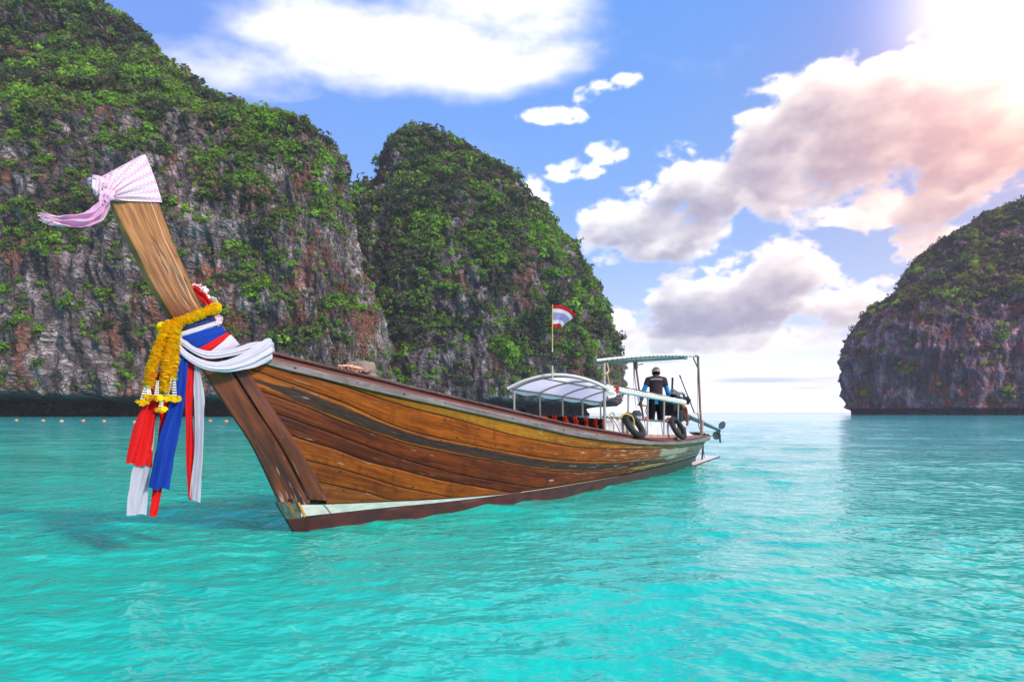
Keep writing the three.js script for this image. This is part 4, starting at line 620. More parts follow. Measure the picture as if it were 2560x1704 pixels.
{
  const t = onBoat(thing('flower_garland', 'yellow marigold garland slung round the prow with hanging strands and white bead tassels', 'garland'), -1.6, 2.2, .1);
  const at = (p) => [p[0] + 1.6, p[1] - 2.2, p[2] - .1], geos = [flowerGeo(1), flowerGeo(2), flowerGeo(3)], mats = [thin([1, .72, .006]), thin([1, .63, .005]), thin([1, .77, .012])], r = rng(12);
  const strand = (pts, gap, s0 = 1, s1 = 1) => { const c = new THREE.CatmullRomCurve3(pts.map((p) => V(...at(p)))), n = Math.round(c.getLength() / gap); for (let i = 0; i <= n; i++) { const m = mesh('flower', geos[Math.floor(r() * 3)], mats[Math.floor(r() * 3)], t), k = i / n; m.position.copy(c.getPointAt(k)); m.quaternion.setFromUnitVectors(V(0, 1, 0), c.getTangentAt(k)); m.rotateY(r() * 6.28); m.scale.setScalar(mix(s0, s1, k) * (.92 + .2 * r())); } };
  strand([[-1.16, 2.47, -.06], [-1.15, 2.50, .05], [-1.215, 2.485, .125], [-1.341, 2.424, .135], [-1.473, 2.355, .135], [-1.601, 2.300, .125], [-1.69, 2.25, .07], [-1.68, 2.25, -.04]], .024);
  strand([[-1.69, 2.25, .13], [-1.771, 2.119, .15], [-1.831, 1.96, .15], [-1.878, 1.80, .15], [-1.905, 1.67, .15]], .022, 1.15, 1.0);
  strand([[-1.65, 2.24, .17], [-1.71, 2.07, .19], [-1.752, 1.913, .20], [-1.765, 1.775, .20], [-1.773, 1.63, .19]], .022, 1.15, .95);
  strand([[-1.63, 2.23, .12], [-1.652, 2.077, .135], [-1.661, 1.919, .14], [-1.676, 1.76, .14]], .022, 1.15, 1.0);
  strand([[-1.655, 2.20, .09], [-1.70, 1.98, .10], [-1.72, 1.8, .10]], .026, .95, .85);
  const tas = [[-1.922, 1.68, -1.966, 1.514], [-1.917, 1.675, -1.909, 1.565], [-1.841, 1.703, -1.85, 1.558], [-1.773, 1.58, -1.79, 1.448], [-1.704, 1.725, -1.747, 1.56], [-1.677, 1.726, -1.677, 1.553]], beadMat = std([.82, .80, .72], .5), leaf = fabric([.10, .30, .03]);
  tas.forEach(([x0, y0, x1, y1], k) => { const z = .17 + .02 * (k % 3 - 1), beads = []; for (let s = -1; s <= 1; s++) for (let i = 0; i < 7; i++) { const g = new THREE.SphereGeometry(.0085, 7, 5); g.translate(...at([mix(x0, x1, i / 7) + s * .012 * (.4 + i / 9), mix(y0, y1, i / 7), z + s * .006])); beads.push(g); } mesh('bead_string', merge(beads), beadMat, t);
    for (let q = 0; q < 3; q++) { const m = mesh('flower', geos[q], mats[q], t); m.position.set(...at([x1 + (q - 1) * .028, y1 - .01 - .008 * (q % 2), z + .012 * (q - 1)])); m.rotation.set(r() * 3, r() * 3, r() * 3); m.scale.setScalar(.62); }
    const lf = new THREE.BufferGeometry(); lf.setAttribute('position', new THREE.Float32BufferAttribute([0, 0, 0, .035, .012, .01, .04, -.008, 0, 0, 0, 0, -.034, .016, .01, -.03, -.008, .012, 0, 0, 0, .012, .03, .015, -.01, .03, .02], 3)); lf.computeVertexNormals(); const lm = mesh('leaf', lf, leaf, t); lm.position.set(...at([x0, y0, z + .01])); lm.rotation.y = r() * .8; });
}
{ // sequin band and red band with white flowers
  const t = onBoat(thing('sequin_band', 'narrow band of dark blue sequins under the yellow garland on the prow', 'band'), -1.37, 2.29, 0);
  const seq = tex(128, 32, (u, v) => { const q = n3(u * 60, v * 9, 2), e = u > .42 && u < .58 ? 1 : 0; return e ? (Math.floor(u * 90) % 3 === 0 ? [.6, .05, .04] : Math.floor(u * 90) % 3 === 1 ? [.75, .72, .8] : [.02, .05, .35]) : mix3([.008, .015, .10], [.03, .07, .42], sstep(-.1, .5, q)); }, { srgb: true });
  const g = wrapBand([-1.60, 2.285], [-1.185, 2.42], [-1.585, 2.215], [-1.165, 2.355], .078, { seed: 14, folds: 3, puff: .02 }); g.translate(1.37, -2.29, 0); mesh('band', g, new THREE.MeshStandardMaterial({ map: seq, roughness: .35, metalness: .2, side: THREE.DoubleSide }), t);
}
{
  const t = onBoat(thing('floral_band', 'red cloth band with white and pink flowers on the back edge of the prow', 'garland'), -1.27, 2.6, 0);
  const g = bundle([[-1.37, 2.70, -.05], [-1.335, 2.675, .0], [-1.27, 2.60, .02], [-1.215, 2.52, .03], [-1.18, 2.44, .02]], [[0, .028], [.5, .034], [1, .03]], { seed: 8, ridges: 3, flat: 1 }); g.translate(1.27, -2.6, 0); mesh('band', g, fabric([.60, .012, .016]), t);
  const fl = flowerGeo(9), mw = fabric([.86, .80, .80]), mp = fabric([.85, .55, .62]); [[-1.335, 2.705, .03, .55], [-1.285, 2.665, .045, .85], [-1.245, 2.60, .05, .6], [-1.20, 2.565, .06, .95], [-1.14, 2.385, .06, .95], [-1.365, 2.71, .0, .45]].forEach(([x, y, z, s], k) => { const m = mesh('flower', fl, k > 3 ? mp : mw, t); m.position.set(x + 1.27, y - 2.6, z); m.scale.setScalar(s); m.rotation.set(k, k * 2, 1); });
}
{ // scarf over the head of the prow
  const t = onBoat(thing('pink_scarf', 'pink and white patterned scarf tied over the top of the prow with a fringed tail', 'scarf'), -2.1, 3.4, 0);
  const dx = 2.1, dy = -3.4, kx = -2.25, ky = 3.37;
  const pat = tex(512, 512, (u, v) => { const row = v * 15 + .26 * Math.sin(u * 6.283 * 22), k = row - Math.floor(row), wht = Math.floor(row) % 2 === 0; let c = wht ? [.80, .72, .78] : [.72, .42, .60]; if (wht && k > .38 && k < .62 && Math.sin(u * 6.283 * 44) > -.1) c = [.36, .33, .38]; return mix3(c, [.80, .55, .70], .25 * (n3(u * 40, v * 40, 3) + .4)); }, { srgb: true });
  const pm = new THREE.MeshPhysicalMaterial({ map: pat, roughness: .9, bumpMap: weave, bumpScale: .002, specularIntensity: .3, side: THREE.DoubleSide });
  const FL = [[-2.235, 3.345], [-2.275, 3.43], [-2.315, 3.51]], BL = [[-1.735, 3.455], [-1.80, 3.64], [-1.895, 3.87]];
  const fold = (x, y, s) => { const a = Math.atan2(y - ky, x - kx), d = Math.hypot(x - kx, y - ky); return (.016 * Math.sin(a * 26 + 2 * n3(d * 4, a * 3, 2)) + .006 * Math.sin(a * 53)) * sstep(.55, .05, d) * sstep(0, .06, d); };
  const face = (s) => grid(60, 40, (u, v) => { const f = pathAt(FL, v), b = pathAt(BL, v), x = mix(f[0], b[0], u), y = mix(f[1], b[1], u); return [x + dx, y + dy, s * (.072 + fold(x, y) + .01 * Math.sin(v * 3.14)), Math.hypot(x - kx, y - ky) * 1.1, Math.atan2(y - ky + .03, x - kx + .06) * .95]; });
  const strip = (P, n) => grid(n, 8, (u, v) => { const p = pathAt(P, u); return [p[0] + dx, p[1] + dy, (v * 2 - 1) * .073, u, v * .3]; });
  mesh('cover', merge([face(1), face(-1), strip(BL, 20), grid(30, 8, (u, v) => { const x = mix(FL[2][0], BL[2][0], u), y = mix(FL[2][1], BL[2][1], u); return [x + dx, y + dy + .012 * Math.sin(v * 3.14), (v * 2 - 1) * .073, u, v * .3]; })]), pm, t);
  const lip = bundle([[-2.32 + dx, 3.52 + dy, -.09], [-2.335 + dx, 3.515 + dy, .0], [-2.325 + dx, 3.50 + dy, .08], [-2.33 + dx, 3.43 + dy, .09], [-2.32 + dx, 3.37 + dy, .07]], [[0, .015], [.5, .034], [.8, .028], [1, .01]], { seed: 6, ridges: 4, flat: .9 }); mesh('corner', lip, pm, t);
  const knot = bundle([[-2.20 + dx, 3.44 + dy, .085], [-2.25 + dx, 3.385 + dy, .11], [-2.27 + dx, 3.34 + dy, .09], [-2.235 + dx, 3.33 + dy, .08]], [[0, .02], [.4, .036], [1, .025]], { seed: 3, ridges: 5 }); mesh('knot', knot, fabric([.78, .46, .66]), t);
  const tailAt = (u, v) => { const L = [[-2.235, 3.34], [-2.22, 3.26], [-2.30, 3.135], [-2.46, 3.045], [-2.62, 3.015]], Rr = [[-2.285, 3.35], [-2.36, 3.265], [-2.43, 3.19], [-2.53, 3.14], [-2.645, 3.105]]; const a = pathAt(L, v), b = pathAt(Rr, v), k = .03 * Math.sin(Math.min(1, v * 2) * 1.57); return [mix(a[0], b[0], u) + dx, mix(a[1], b[1], u) + dy, .10 + k * Math.sin(u * 17 + 4 * n3(v * 2, u, 3)) + .05 * n3(u * 3, v * 5, 1), u * .4, v * .9]; };
  const pink = fabric([.80, .45, .68], { transmission: .2, thickness: 0 });
  mesh('tail', grid(30, 40, tailAt), pink, t);
  const r = rng(31), fr = []; for (let i = 0; i < 46; i++) { const u = i / 45, p = tailAt(u, 1), l = .07 + .10 * r(), dyy = (r() - .4) * .05 - .01; fr.push(tube([[p[0], p[1], p[2]], [p[0] - l * .5, p[1] + dyy * .4, p[2] + (r() - .5) * .03], [p[0] - l, p[1] + dyy, p[2] + (r() - .5) * .04]], .0026, 4, 4)); }
  const fm = mesh('fringe', merge(fr), fabric([.85, .55, .72]), t); fm.userData.kind = 'stuff';
}

// ================================================================ loose gear on the boat
{ // mooring rope heap on the bow
  const t = onBoat(thing('rope_coil', 'tangled pale orange rope heaped beside the wooden bitt on the bow', 'rope'), .66, 1.9, .02), r = rng(4);
  for (let k = 0; k < 3; k++) { const pts = []; for (let i = 0; i < 44; i++) pts.push(V((r() - .5) * .30 * (1 - .1 * k), .02 + .045 * r() + .02 * k, (r() - .5) * .24)); mesh('rope_loop', tube(pts, .011, 260, 6), std([.72, .40, .26], .9), t); }
}
function tyre(label, x, y, z, R, r, lean, yaw = 0) { // worn rubber ring: section flattened, with inner bead
  const t = onBoat(thing('tyre_fender', label, 'tyre', 'tyres hung along the boat'), x, y, z, yaw);
  const ring = (prof) => grid(56, prof.length, (u, v, i, j) => { const a = u * 6.2832, [q, w] = prof[j % prof.length]; return [q * Math.cos(a), q * Math.sin(a), w]; });
  const outer = [...Array(18).keys()].map((k) => { const a = k / 18 * 6.2832; return [R - r + r * Math.sign(Math.cos(a)) * Math.abs(Math.cos(a)) ** .75, r * .95 * Math.sign(Math.sin(a)) * Math.abs(Math.sin(a)) ** .8]; });
  const g = new THREE.Group(); const m = mesh('rubber_ring', ring(outer), std([.008, .008, .009], .7), t); m.rotation.x = -lean;
  const tr = []; for (let k = -1; k <= 1; k++) tr.push(grid(56, 6, (u, v) => { const a = u * 6.2832, b = v * 6.2832; const q = R * .992 + .006 * Math.cos(b), w = k * r * .42 + .008 * Math.sin(b); return [q * Math.cos(a), q * Math.sin(a), w]; })); const tm = mesh('tread_rib', merge(tr), std([.012, .012, .014], .6), t); tm.rotation.x = -lean;
  return t;
}
tyre('large black tyre leaning on the white cabin side, tied with yellow rope', 7.12, 1.165, .885, .30, .062, .60);
tyre('black tyre leaning further aft on the white cabin side behind the standing man', 9.33, 1.075, .90, .285, .055, .52);
tyre('black tyre on the far side of the boat under the front of the canopy', 5.88, 1.22, -1.02, .35, .07, -.1, .1);
tyre('black tyre on the far side of the boat next to the red life jackets', 7.75, 1.10, -.90, .28, .06, .1, .0);
{ const t = onBoat(thing('fender_rope', 'yellow rope looped round the larger tyre and tied to the grey post', 'rope'), 6.7, 1.3, .82); const at = (x, y, z) => [x - 6.7, y - 1.3, z - .82];
  mesh('rope_loop', tube([at(6.66, 1.27, .76), at(6.72, 1.36, .82), at(6.86, 1.395, .83), at(7.0, 1.34, .90), at(7.03, 1.20, .93), at(7.0, 1.1, .86)], .016, 40, 7), std([.60, .38, .08], .85), t);
  mesh('tie_rope', tube([at(6.08, 1.33, .84), at(6.2, 1.34, .82), at(6.34, 1.42, .80), at(6.44, 1.37, .80), at(6.36, 1.27, .8), at(6.22, 1.31, .82), at(6.34, 1.18, .84), at(6.28, 1.04, .86)], .014, 60, 7), std([.42, .33, .27], .9), t);
  mesh('tie_rope', tube([at(6.3, 1.3, .82), at(6.44, 1.2, .84), at(6.56, 1.04, .86)], .012, 20, 6), std([.42, .33, .27], .9), t); }
// life jackets draped over the far cabin side
const jackets = ['first life jacket from the bow, red panels half hidden behind the rail', 'red and black life jacket beside the second far canopy post', 'life jacket with narrow red stripes next to the far tyre', 'red and black life jacket just aft of the far tyre', 'life jacket with one broad bright red panel near the cabin corner', 'last red and black life jacket in front of the big grey post'];
jackets.forEach((label, k) => {
  const x = 6.62 + k * .43, top = panelTop(x) + .03, t = onBoat(thing('life_jacket', label, 'life jacket', 'life jackets draped over the far side of the boat'), x, top, -.735), r = rng(40 + k);
  const red = fabric([.72, .035, .008]), black = fabric([.012, .011, .014]);
  const fold = (x0, x1, lean, len, th) => grid(10, 26, (u, v) => { const a = v, drop = a < .12 ? 0 : (a - .12) * len, bulge = th * (1 + .25 * Math.sin(u * 3.14)) * (1 + .22 * Math.sin(a * 13 + k)); const xx = mix(x0, x1, u) + lean * drop + .012 * n3(u * 3, a * 6, k); return [xx, (a < .12 ? -.02 + .03 * Math.sin(a / .12 * 1.57) : .012 - drop) + .01 * n3(u * 5, a * 4, k + 3), (a < .12 ? -.02 + .2 * a : .02) + bulge * Math.sin(Math.min(1, a * 5) * 1.57)]; });
  const w = .42, c0 = .26 + .12 * r(), cuts = [0, c0, c0 + .34 + .1 * r(), 1];
  for (let q = 0; q < 3; q++) mesh('panel', fold(-w / 2 + w * cuts[q], -w / 2 + w * cuts[q + 1] + .01, .30, .30 + .04 * r(), q % 2 ? .055 : .034), q % 2 ? red : black, t);
  mesh('strap', fold(-.02, .012, .1, .3, .058), black, t);
});
{ const t = onBoat(thing('red_cushion', 'small red bundle lying at the far rail ahead of the life jackets', 'cushion'), 6.38, 1.30, -.74); const g = new THREE.SphereGeometry(.13, 16, 10); g.scale(1.2, .42, .6); mesh('cover', g, fabric([.75, .05, .01]), t); mesh('seam', new THREE.TorusGeometry(.12, .008, 6, 28).rotateX(1.57).scale(1.25, .8, .62), fabric([.4, .02, .01]), t); }
[[7.62, -.15, 'red buoy float just in front of the standing man'], [8.9, .0, 'small orange float beside the bigger tyre']].forEach(([x, z, label], k) => { const t = onBoat(thing('net_float', label, 'float'), k ? 8.62 : 9.62, k ? 1.24 : 1.225, .55 - .1 * k); const g = new THREE.SphereGeometry(.085, 16, 12); g.scale(1, .8, 1); mesh('ball', g, std([.70, .03, .02], .45), t); mesh('cap', new THREE.CylinderGeometry(.02, .03, .03, 10).translate(0, .07, 0), std([.3, .02, .02], .5), t); });
// flag
{
  const t = onBoat(thing('flag_pole', 'thin striped pole above the canopy flying a small red, white and blue flag', 'flag'), 5.52, 2.06, 0);
  mesh('pole_base', rod([0, -.05, 0], [0, .22, 0], .017), std([.55, .53, .55], .4, { metalness: .3 }), t); mesh('pole_section', rod([0, .22, 0], [0, .47, 0], .013), std([.02, .015, .015], .5), t); mesh('pole_section', rod([0, .47, 0], [0, .55, 0], .012), std([.6, .6, .55], .5), t); mesh('pole_section', rod([0, .55, 0], [0, 1.35, 0], .010, .008), std([.60, .52, .04], .5), t);
  const P = (u, v) => { const dir = V(.581, 0, .814), drop = .20 * u * u * u + v * (.30 - .06 * u); const len = .43 * u; const p = V(0, 1.34, 0).add(V(dir.x * len, -drop - .10 * u * v * 2 * (1 - u), dir.z * len)); const w = .045 * Math.sin(u * 9 + v * 2.2) * u; p.x -= dir.z * w; p.z += dir.x * w; p.x *= 1 - .72 * v * Math.sqrt(u); p.z *= 1 - .72 * v * Math.sqrt(u); return [p.x, p.y - .12 * v * (1 - u), p.z]; };
  [[0, 1 / 6, [.62, .02, .03]], [1 / 6, 2 / 6, [.80, .78, .85]], [2 / 6, 4 / 6, [.36, .33, .62]], [4 / 6, 5 / 6, [.80, .78, .85]], [5 / 6, 1, [.62, .02, .03]]].forEach(([a, b, c]) => mesh('flag_stripe', grid(24, 4, (u, v) => P(u, mix(a, b, v))), fabric(c, { transmission: .3, thickness: 0 }), t));
}
// ---- long-tail engine
{
  const t = onBoat(thing('boat_engine', 'black and grey long-tail engine on the stern with a long shaft and a two-bladed propeller', 'engine'), 11.3, 1.45, 0);
  const dark = std([.016, .017, .02], .45, { metalness: .3 }), grey = std([.24, .25, .27], .35, { metalness: .5 }), teal = std([.08, .12, .14], .45, { metalness: .2 }), rust = std([.34, .10, .05], .8);
  mesh('engine_block', merge([box(.52, .34, .34, 0, .18, 0, 0, -.05, 0, .03), box(.30, .22, .40, .18, .05, 0, 0, 0, 0, .03), box(.16, .30, .3, -.26, .05, 0, 0, .2, 0, .02)]), dark, t);
  mesh('cylinder_head', merge([box(.44, .10, .22, -.02, .42, .0, 0, -.22, 0, .03), box(.40, .06, .10, -.02, .50, .04, 0, -.22, 0, .02), ...[-.15, -.05, .05, .15].map((x) => rod([x, .36 - x * .2, .1], [x, .36 - x * .2, .19], .03))]), grey, t);
  mesh('intake_pipe', tube([[-.18, .40, .14], [-.1, .46, .22], [.05, .43, .24], [.2, .36, .2]], .035, 24, 9), grey, t); mesh('intake_pipe', tube([[-.05, .3, .16], [.05, .24, .24], [.2, .22, .22]], .025, 20, 8), grey, t);
  mesh('fan_pulley', merge([rod([.36, .28, .12], [.42, .28, .24], .105, .105, 20), rod([.42, .28, .24], [.44, .28, .27], .05, .05, 14)]), dark, t);
  mesh('exhaust_pipe', rod([.03, .42, -.06], [.07, .86, -.06], .028), dark, t);
  mesh('fuel_tank', merge([box(.22, .30, .24, -.18, -.12, .18, 0, .1, 0, .04), box(.16, .16, .2, .06, -.14, .16, 0, 0, 0, .04)]), dark, t);
  mesh('engine_mount', merge([box(.1, .55, .2, .12, -.35, 0), box(.6, .06, .28, .02, -.08, 0)]), std([.10, .07, .06], .8), t);
  mesh('hose', tube([[-.08, .12, .24], [.02, .10, .30], [.10, .0, .30], [.14, -.12, .30], [.22, -.25, .28], [.24, -.36, .26]], .032, 30, 9), rust, t);
  mesh('red_cap', new THREE.SphereGeometry(.055, 12, 9).translate(-.06, .14, .26), std([.65, .10, .03], .5), t); mesh('orange_cap', new THREE.SphereGeometry(.04, 10, 8).translate(.42, -.02, .12), std([.75, .30, .03], .5), t);
  mesh('gear_housing', merge([rod([.08, -.0, .05], [.72, -.20, .05], .10, .065, 14), rod([.5, -.17, .08], [.56, -.185, .22], .06, .06, 12)]), teal, t);
  mesh('shaft_housing', rod([.30, -.02, 0], [3.34, -.53, 0], .066, .042, 12), teal, t); mesh('shaft', rod([2.5, -.39, 0], [3.52, -.56, 0], .026, .02, 10), std([.10, .13, .13], .35, { metalness: .5 }), t);
  const axis = V(3.04, -.51, 0).normalize(), prop = new THREE.Group(); prop.name = 'propeller'; prop.position.set(3.46, -.55, 0); prop.quaternion.setFromUnitVectors(V(0, 0, 1), axis); t.add(prop);
  for (const s of [0, 1]) { const blade = grid(14, 14, (u, v) => { const a = v * 6.283 * 0 + (v - .5) * 2, rr = .05 + .25 * u, w = .115 * Math.sin(Math.PI * Math.min(1, u * .93 + .07)) ** .6; return [a * w, rr, a * w * .35 + .012 * u]; }); const m = mesh('blade', blade, std([.20, .21, .19], .4, { metalness: .5 }), prop); m.rotation.z = .28 + s * Math.PI; }
  mesh('hub', rod([0, 0, -.07], [0, 0, .07], .045, .03, 12), std([.16, .17, .15], .4, { metalness: .5 }), prop);
  mesh('skeg', merge([rod([3.26, -.52, 0], [3.56, -.92, 0], .026, .018, 7), rod([3.4, -.55, .03], [3.56, -.90, .01], .016, .014, 7)]), std([.05, .06, .065], .6), t);
  mesh('tiller', merge([rod([-.2, .06, -.1], [-1.42, .16, -.33], .017), tube([[-1.05, .12, -.26], [-1.1, .02, -.27], [-1.04, -.06, -.26], [-.94, -.05, -.24]], .012, 16, 6)]), std([.06, .055, .06], .5), t);
}
{ const t = onBoat(thing('boat_pole', 'dark thin pole leaning against the stern post', 'pole'), 12.6, 1.42, .05); mesh('shaft', rod([0, 0, 0], [-.84, .90, -.05], .018, .014), std([.03, .026, .03], .6), t); mesh('tip', rod([-.84, .90, -.05], [-.90, .965, -.054], .022, .018), std([.08, .06, .05], .6), t); }
{ const t = onBoat(thing('oar', 'pale paddle lying slanted behind the engine', 'oar'), 11.75, 1.3, .0); mesh('blade', box(.09, .36, .02, .22, .36, 0, 0, -.45, 0, .008), std([.62, .50, .48], .7), t); mesh('handle', rod([.02, 0, 0], [.14, .22, 0], .018), std([.5, .38, .34], .7), t); }

// ---- the man at the engine
function sdfMesh(bones, lo, size, n, k = .045) { // bones: [ax, ay, az, ra, bx, by, bz, rb, sz] tapered capsules joined by a smooth minimum
  const mc = new MarchingCubes(n, new THREE.MeshStandardMaterial(), false, false, 400000); mc.isolation = 0;
  const h = size / 2; let o = 0;
  for (let z = 0; z < n; z++) for (let y = 0; y < n; y++) for (let x = 0; x < n; x++, o++) {
    const px = lo[0] + ((x - n / 2) / (n / 2) + 1) * h, py = lo[1] + ((y - n / 2) / (n / 2) + 1) * h, pz = lo[2] + ((z - n / 2) / (n / 2) + 1) * h; let d = 9;
    for (const b of bones) { const f = b[8] ?? 1, ax = px - b[0], ay = py - b[1], az = (pz - b[2]) / f, bx = b[4] - b[0], by = b[5] - b[1], bz = (b[6] - b[2]) / f, l = bx * bx + by * by + bz * bz || 1e-9, t = clamp((ax * bx + ay * by + az * bz) / l), e = Math.hypot(ax - bx * t, ay - by * t, az - bz * t) - mix(b[3], b[7], t); const kk = b[9] ?? k; const q = Math.max(kk - Math.abs(d - e), 0) / kk; d = Math.min(d, e) - q * q * kk * .25; }
    mc.field[o] = -d;
  }
  mc.update(); const c = mc.count, P = new Float32Array(c * 3); for (let i = 0; i < c; i++) { P[i * 3] = lo[0] + (mc.positionArray[i * 3] + 1) * h; P[i * 3 + 1] = lo[1] + (mc.positionArray[i * 3 + 1] + 1) * h; P[i * 3 + 2] = lo[2] + (mc.positionArray[i * 3 + 2] + 1) * h; }
  let g = new THREE.BufferGeometry(); g.setAttribute('position', new THREE.BufferAttribute(P, 3)); g = mergeVertices(g, 1e-5); g.computeVertexNormals(); return g;
}
{
  const t = thing('person', 'man at the stern with his back turned, dark shirt over blue sleeves, tan cap', 'person');
  t.position.copy(aboard(10.2, .83, 0)); t.rotation.y = Math.PI - .12;
  // own axes: facing +z, his left is +x
  const sl = [.185, 1.37, 0], el = [.30, 1.09, -.03], wl = [.345, .86, .14], sr = [-.185, 1.37, 0], er = [-.285, 1.08, .05], wr = [-.31, .92, .26];
  const limb = (a, ra, b, rb, f = 1, k) => [...a, ra, ...b, rb, f, k];
  const skin = [];
  skin.push(limb([0, 1.56, .015], .083, [0, 1.50, .025], .070, 1.12), limb([0, 1.585, -.02], .082, [0, 1.575, .01], .08, 1.1), limb([0, 1.475, .05], .05, [0, 1.46, .06], .045), limb([0, 1.50, -.01], .055, [0, 1.36, -.015], .062));
  skin.push(limb([0, 1.545, .098], .012, [0, 1.515, .112], .016, 1, .012), limb([.083, 1.54, .0], .018, [.086, 1.505, .005], .014, .6, .012), limb([-.083, 1.54, .0], .018, [-.086, 1.505, .005], .014, .6, .012));
  skin.push(limb([0, 1.36, 0], .10, [0, .95, 0], .11), limb(sl, .05, el, .04), limb(el, .04, wl, .028), limb(sr, .05, er, .04), limb(er, .04, wr, .028));
  skin.push(limb([.085, .82, 0], .085, [.10, .45, .01], .055), limb([.10, .45, .01], .052, [.11, .09, -.02], .038), limb([-.085, .82, 0], .085, [-.10, .45, .01], .055), limb([-.10, .45, .01], .052, [-.11, .09, -.02], .038), limb([.11, .06, -.03], .04, [.12, .035, .15], .03), limb([-.11, .06, -.03], .04, [-.12, .035, .15], .03));
  const body = sdfMesh(skin, [-.85, -.02, -.85], 1.72, 118, .03);
  const hand = (w, dir, side) => { // palm with four curled fingers and a thumb, closed on a bar running across
    const [x, y, z] = w, d = V(...dir).normalize(), s = V(side, 0, 0).addScaledVector(d, -V(side, 0, 0).dot(d)).normalize(), n = d.clone().cross(s).normalize(), at = (a, b, c) => V(x, y, z).addScaledVector(d, a).addScaledVector(s, b).addScaledVector(n, c).toArray(), B = [];
    B.push([...at(0, 0, 0), .026, ...at(.05, 0, 0), .028, 1], [...at(.05, -.02, 0), .018, ...at(.08, -.03, 0), .014, 1], [...at(.05, .02, 0), .018, ...at(.085, .025, 0), .014, 1]);
    [[-.032, .030, .8], [-.011, .034, 1], [.011, .035, 1.05], [.031, .032, .95]].forEach(([b, l, q]) => { const a0 = at(.082, b, 0), a1 = at(.082 + l * q, b * 1.05, -.012), a2 = at(.082 + l * q, b, -.042), a3 = at(.066, b, -.052); B.push([...a0, .0098, ...a1, .0095, 1, .008], [...a1, .0095, ...a2, .009, 1, .006], [...a2, .009, ...a3, .0078, 1, .006]); });
    B.push([...at(.02, .03, -.005), .014, ...at(.05, .05, -.025), .011, 1, .012], [...at(.05, .05, -.025), .011, ...at(.075, .035, -.045), .009, 1, .008]);
    return sdfMesh(B, [x - .13, y - .13, z - .13], .26, 72, .014);
  };
  const hl = hand(wl, [.05, -.55, .6], 1), hr = hand(wr, [-.05, -.4, .7], -1);
  const strip = (g) => { const h = g.index ? g.toNonIndexed() : g; return h; };
  mesh('body', mergeGeometries([strip(body), strip(hl), strip(hr)]), std([.16, .075, .045], .6), t);
  const grow = (l, d) => l.map((b) => { const c = [...b]; c[3] += d; c[7] += d; return c; });
  // blue long-sleeved undershirt: forearms and a band at the waist
  const half = (a, b, q) => a.map((v, i) => mix(v, b[i], q));
  const under = [limb(half(sl, el, .2), .060, el, .054), limb(el, .054, half(el, wl, .86), .040), limb(half(sr, er, .2), .060, er, .054), limb(er, .054, half(er, wr, .86), .040), limb([0, 1.0, 0], .150, [0, .84, .0], .162, .70)];
  const hem = (g, y) => { const p = g.attributes.position; for (let i = 0; i < p.count; i++) if (p.getY(i) < y && Math.abs(p.getX(i)) < .2) p.setY(i, y); g.computeVertexNormals(); return g; };
  mesh('undershirt', hem(sdfMesh(under, [-.5, .66, -.5], 1.0, 90, .02), .785), fabric([.012, .24, .62]), t);
  const shirtB = [limb([0, 1.30, -.005], .155, [0, .93, .0], .158, .70), limb([.10, 1.355, -.01], .085, [-.10, 1.355, -.01], .085, .9), limb(sl, .076, half(sl, el, .34), .070), limb(sr, .076, half(sr, er, .36), .070), limb([.07, 1.405, -.01], .055, [-.07, 1.405, -.01], .055)];
  const sg = sdfMesh(shirtB, [-.5, .70, -.5], 1.0, 96, .06); { const p = sg.attributes.position; for (let i = 0; i < p.count; i++) { const x = p.getX(i), y = p.getY(i), z = p.getZ(i), f = .008 * Math.sin(x * 46 + 9 * n3(x * 2, y * 5, 1)) * sstep(1.3, .95, y); p.setXYZ(i, x, y, z + f * Math.sign(z)); } hem(sg, .865); }
  mesh('shirt', sg, fabric([.055, .036, .050]), t);
  mesh('collar_print', grid(24, 3, (u, v) => { const x = mix(-.14, .14, u); return [x, 1.415 - .10 * x * x * 12 * .5 - .045 * v + .004 * Math.sin(u * 60), -.098 - .018 * (1 - (x / .14) ** 2) - .012 * v]; }), fabric([.30, .27, .28]), t);
  const legs = [limb([.09, .80, 0], .108, [.115, .45, .01], .082), limb([.115, .45, .01], .08, [.125, .08, -.01], .066), limb([-.09, .80, 0], .108, [-.115, .45, .01], .082), limb([-.115, .45, .01], .08, [-.125, .08, -.01], .066), limb([.05, .86, 0], .13, [-.05, .86, 0], .13, .85)];
  mesh('trousers', sdfMesh(legs, [-.5, -.02, -.5], 1.02, 84, .03), fabric([.010, .009, .012]), t);
  // cap with the open strap at the back, hair below it
  const capG = new THREE.SphereGeometry(.108, 28, 14, 0, 6.2832, 0, 1.62); capG.scale(.98, 1.02, 1.10); capG.translate(0, 1.575, .0);
  const peak = grid(16, 8, (u, v) => { const a = (u - .5) * 2.0, q = .105 + .09 * v; return [Math.sin(a) * q * .9, 1.575 - .018 * v - .03 * Math.sin(a) ** 2, Math.cos(a) * q * 1.1]; });
  mesh('cap', merge([capG, peak]), fabric([.46, .38, .27]), t);
  const hair = new THREE.SphereGeometry(.0955, 24, 16, Math.PI * .86, Math.PI * 1.28, 1.2, 1.05); hair.scale(.98, 1.05, 1.12); hair.translate(0, 1.565, -.008); mesh('hair', hair, fabric([.012, .010, .010]), t);
  const opening = new THREE.CircleGeometry(.034, 18, 0, Math.PI); opening.rotateY(Math.PI); opening.translate(0, 1.548, -.1215); mesh('cap_opening', opening, fabric([.012, .010, .010]), t);
  for (const s of [-1, 1]) mesh('eye', new THREE.SphereGeometry(.011, 10, 8).translate(s * .032, 1.538, .094), std([.6, .58, .55], .3), t);
  mesh('mouth', tube([[-.022, 1.478, .098], [0, 1.475, .106], [.022, 1.478, .098]], .004, 10, 5), std([.20, .06, .05], .6), t);
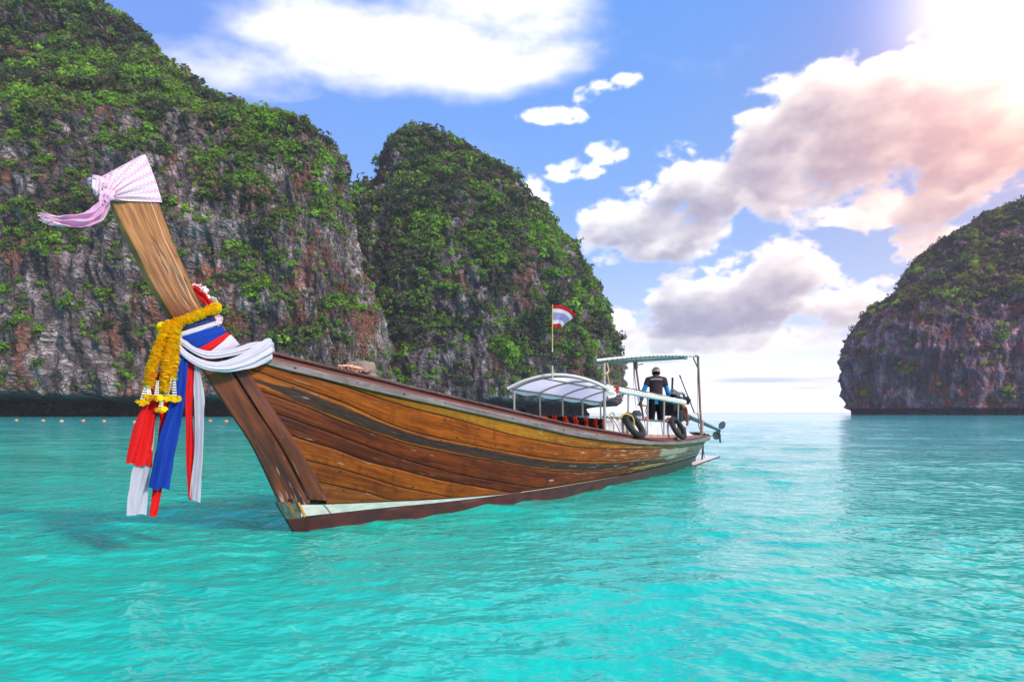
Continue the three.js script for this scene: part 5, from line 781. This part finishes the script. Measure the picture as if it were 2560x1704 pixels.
  for (const s of [-1, 1]) { const g = new RoundedBoxGeometry(.09, .03, .25, 2, .012); g.translate(s * .122, .012, .05); mesh('sandal', g, std([.03, .025, .02], .7), t); }
}

// ================================================================ in the bay
{ // line of swimming floats in front of the left cliff
  const beads = [[40, 1051, 'leftmost orange float of the swimming line by the left edge of the view'], [107, 1052, 'second orange float from the left on the swimming line'], [153, 1053, 'third float from the left on the swimming line, the palest one'], [207, 1052, 'fourth orange float from the left on the swimming line'], [259, 1053, 'fifth orange float, left of the hanging cloths'], [337, 1056, 'float just left of the hanging red cloth'], [525, 1052, 'orange float just right of the white hanging cloth'], [565, 1053, 'last orange float of the swimming line, nearest the prow']];
  const g = new THREE.SphereGeometry(.30, 16, 12); g.scale(1.15, .75, .9);
  beads.forEach(([px, py, label], k) => { const d = 1.4 * F / (py - 1033), t = thing('swim_buoy', label, 'buoy', 'orange floats of the swimming line'); t.position.set((px - 1280) / F * d, .05, -d); const pale = k === 2 || k === 5; mesh('float', g, std(pale ? [.80, .45, .30] : [.85, .30, .02], .5), t); mesh('collar', new THREE.TorusGeometry(.285, .025, 6, 24).rotateX(1.57).scale(1.15, 1, .9), std([.4, .15, .02], .6), t); });
}
function boulder(name, label, x, y, z, sx, sy, sz, seed, c) { const g = new THREE.IcosahedronGeometry(1, 5), p = g.attributes.position; for (let i = 0; i < p.count; i++) { const X = p.getX(i), Y = p.getY(i), Z = p.getZ(i), f = 1 + .45 * fbm(X * 1.2, Y * 1.2, Z * 1.2 + seed, 4) + .1 * ridge(X * 5, Y * 5, Z * 5 + seed, 2); p.setXYZ(i, X * f * sx, Y * f * sy, Z * f * sz); } const h = mergeVertices(g, 1e-4); h.computeVertexNormals(); const m = mesh(numbered(name), h, new THREE.MeshStandardMaterial({ color: new THREE.Color().setRGB(...c), roughness: .95, bumpMap: rockBump, bumpScale: .3 }), scene); m.position.set(x, y, z); tag(m, label, 'rock'); return m; }
{ const d = 420; boulder('sea_rock', 'small dark pointed rock rising from the sea seen between the man and the cabin side', (1591 - 1280) / F * d, .6, -d, 2.9, 2.6, 2.4, 3, [.05, .045, .06]); }
{ const d = 600; const t = thing('moored_boat', 'tiny white boat far away at the foot of the right cliff', 'boat'); t.position.set((2330 - 1280) / F * d, 0, -d + 3); mesh('hull', grid(20, 6, (u, v) => { const w = Math.sin(Math.PI * Math.min(1, u * .9 + .08)) ** .6; return [(u - .5) * 9, .2 + 1.6 * v + .5 * (u - .5) ** 2 * v, (v < .5 ? 1 : 1) * w * 1.2 * Math.sqrt(v)]; }), std([.8, .78, .78], .5), t); mesh('cabin', box(3.2, 1.4, 1.6, -.4, 2.3, 0, 0, 0, 0, .2), std([.75, .72, .72], .5), t); }

renderer.render(scene, camera);
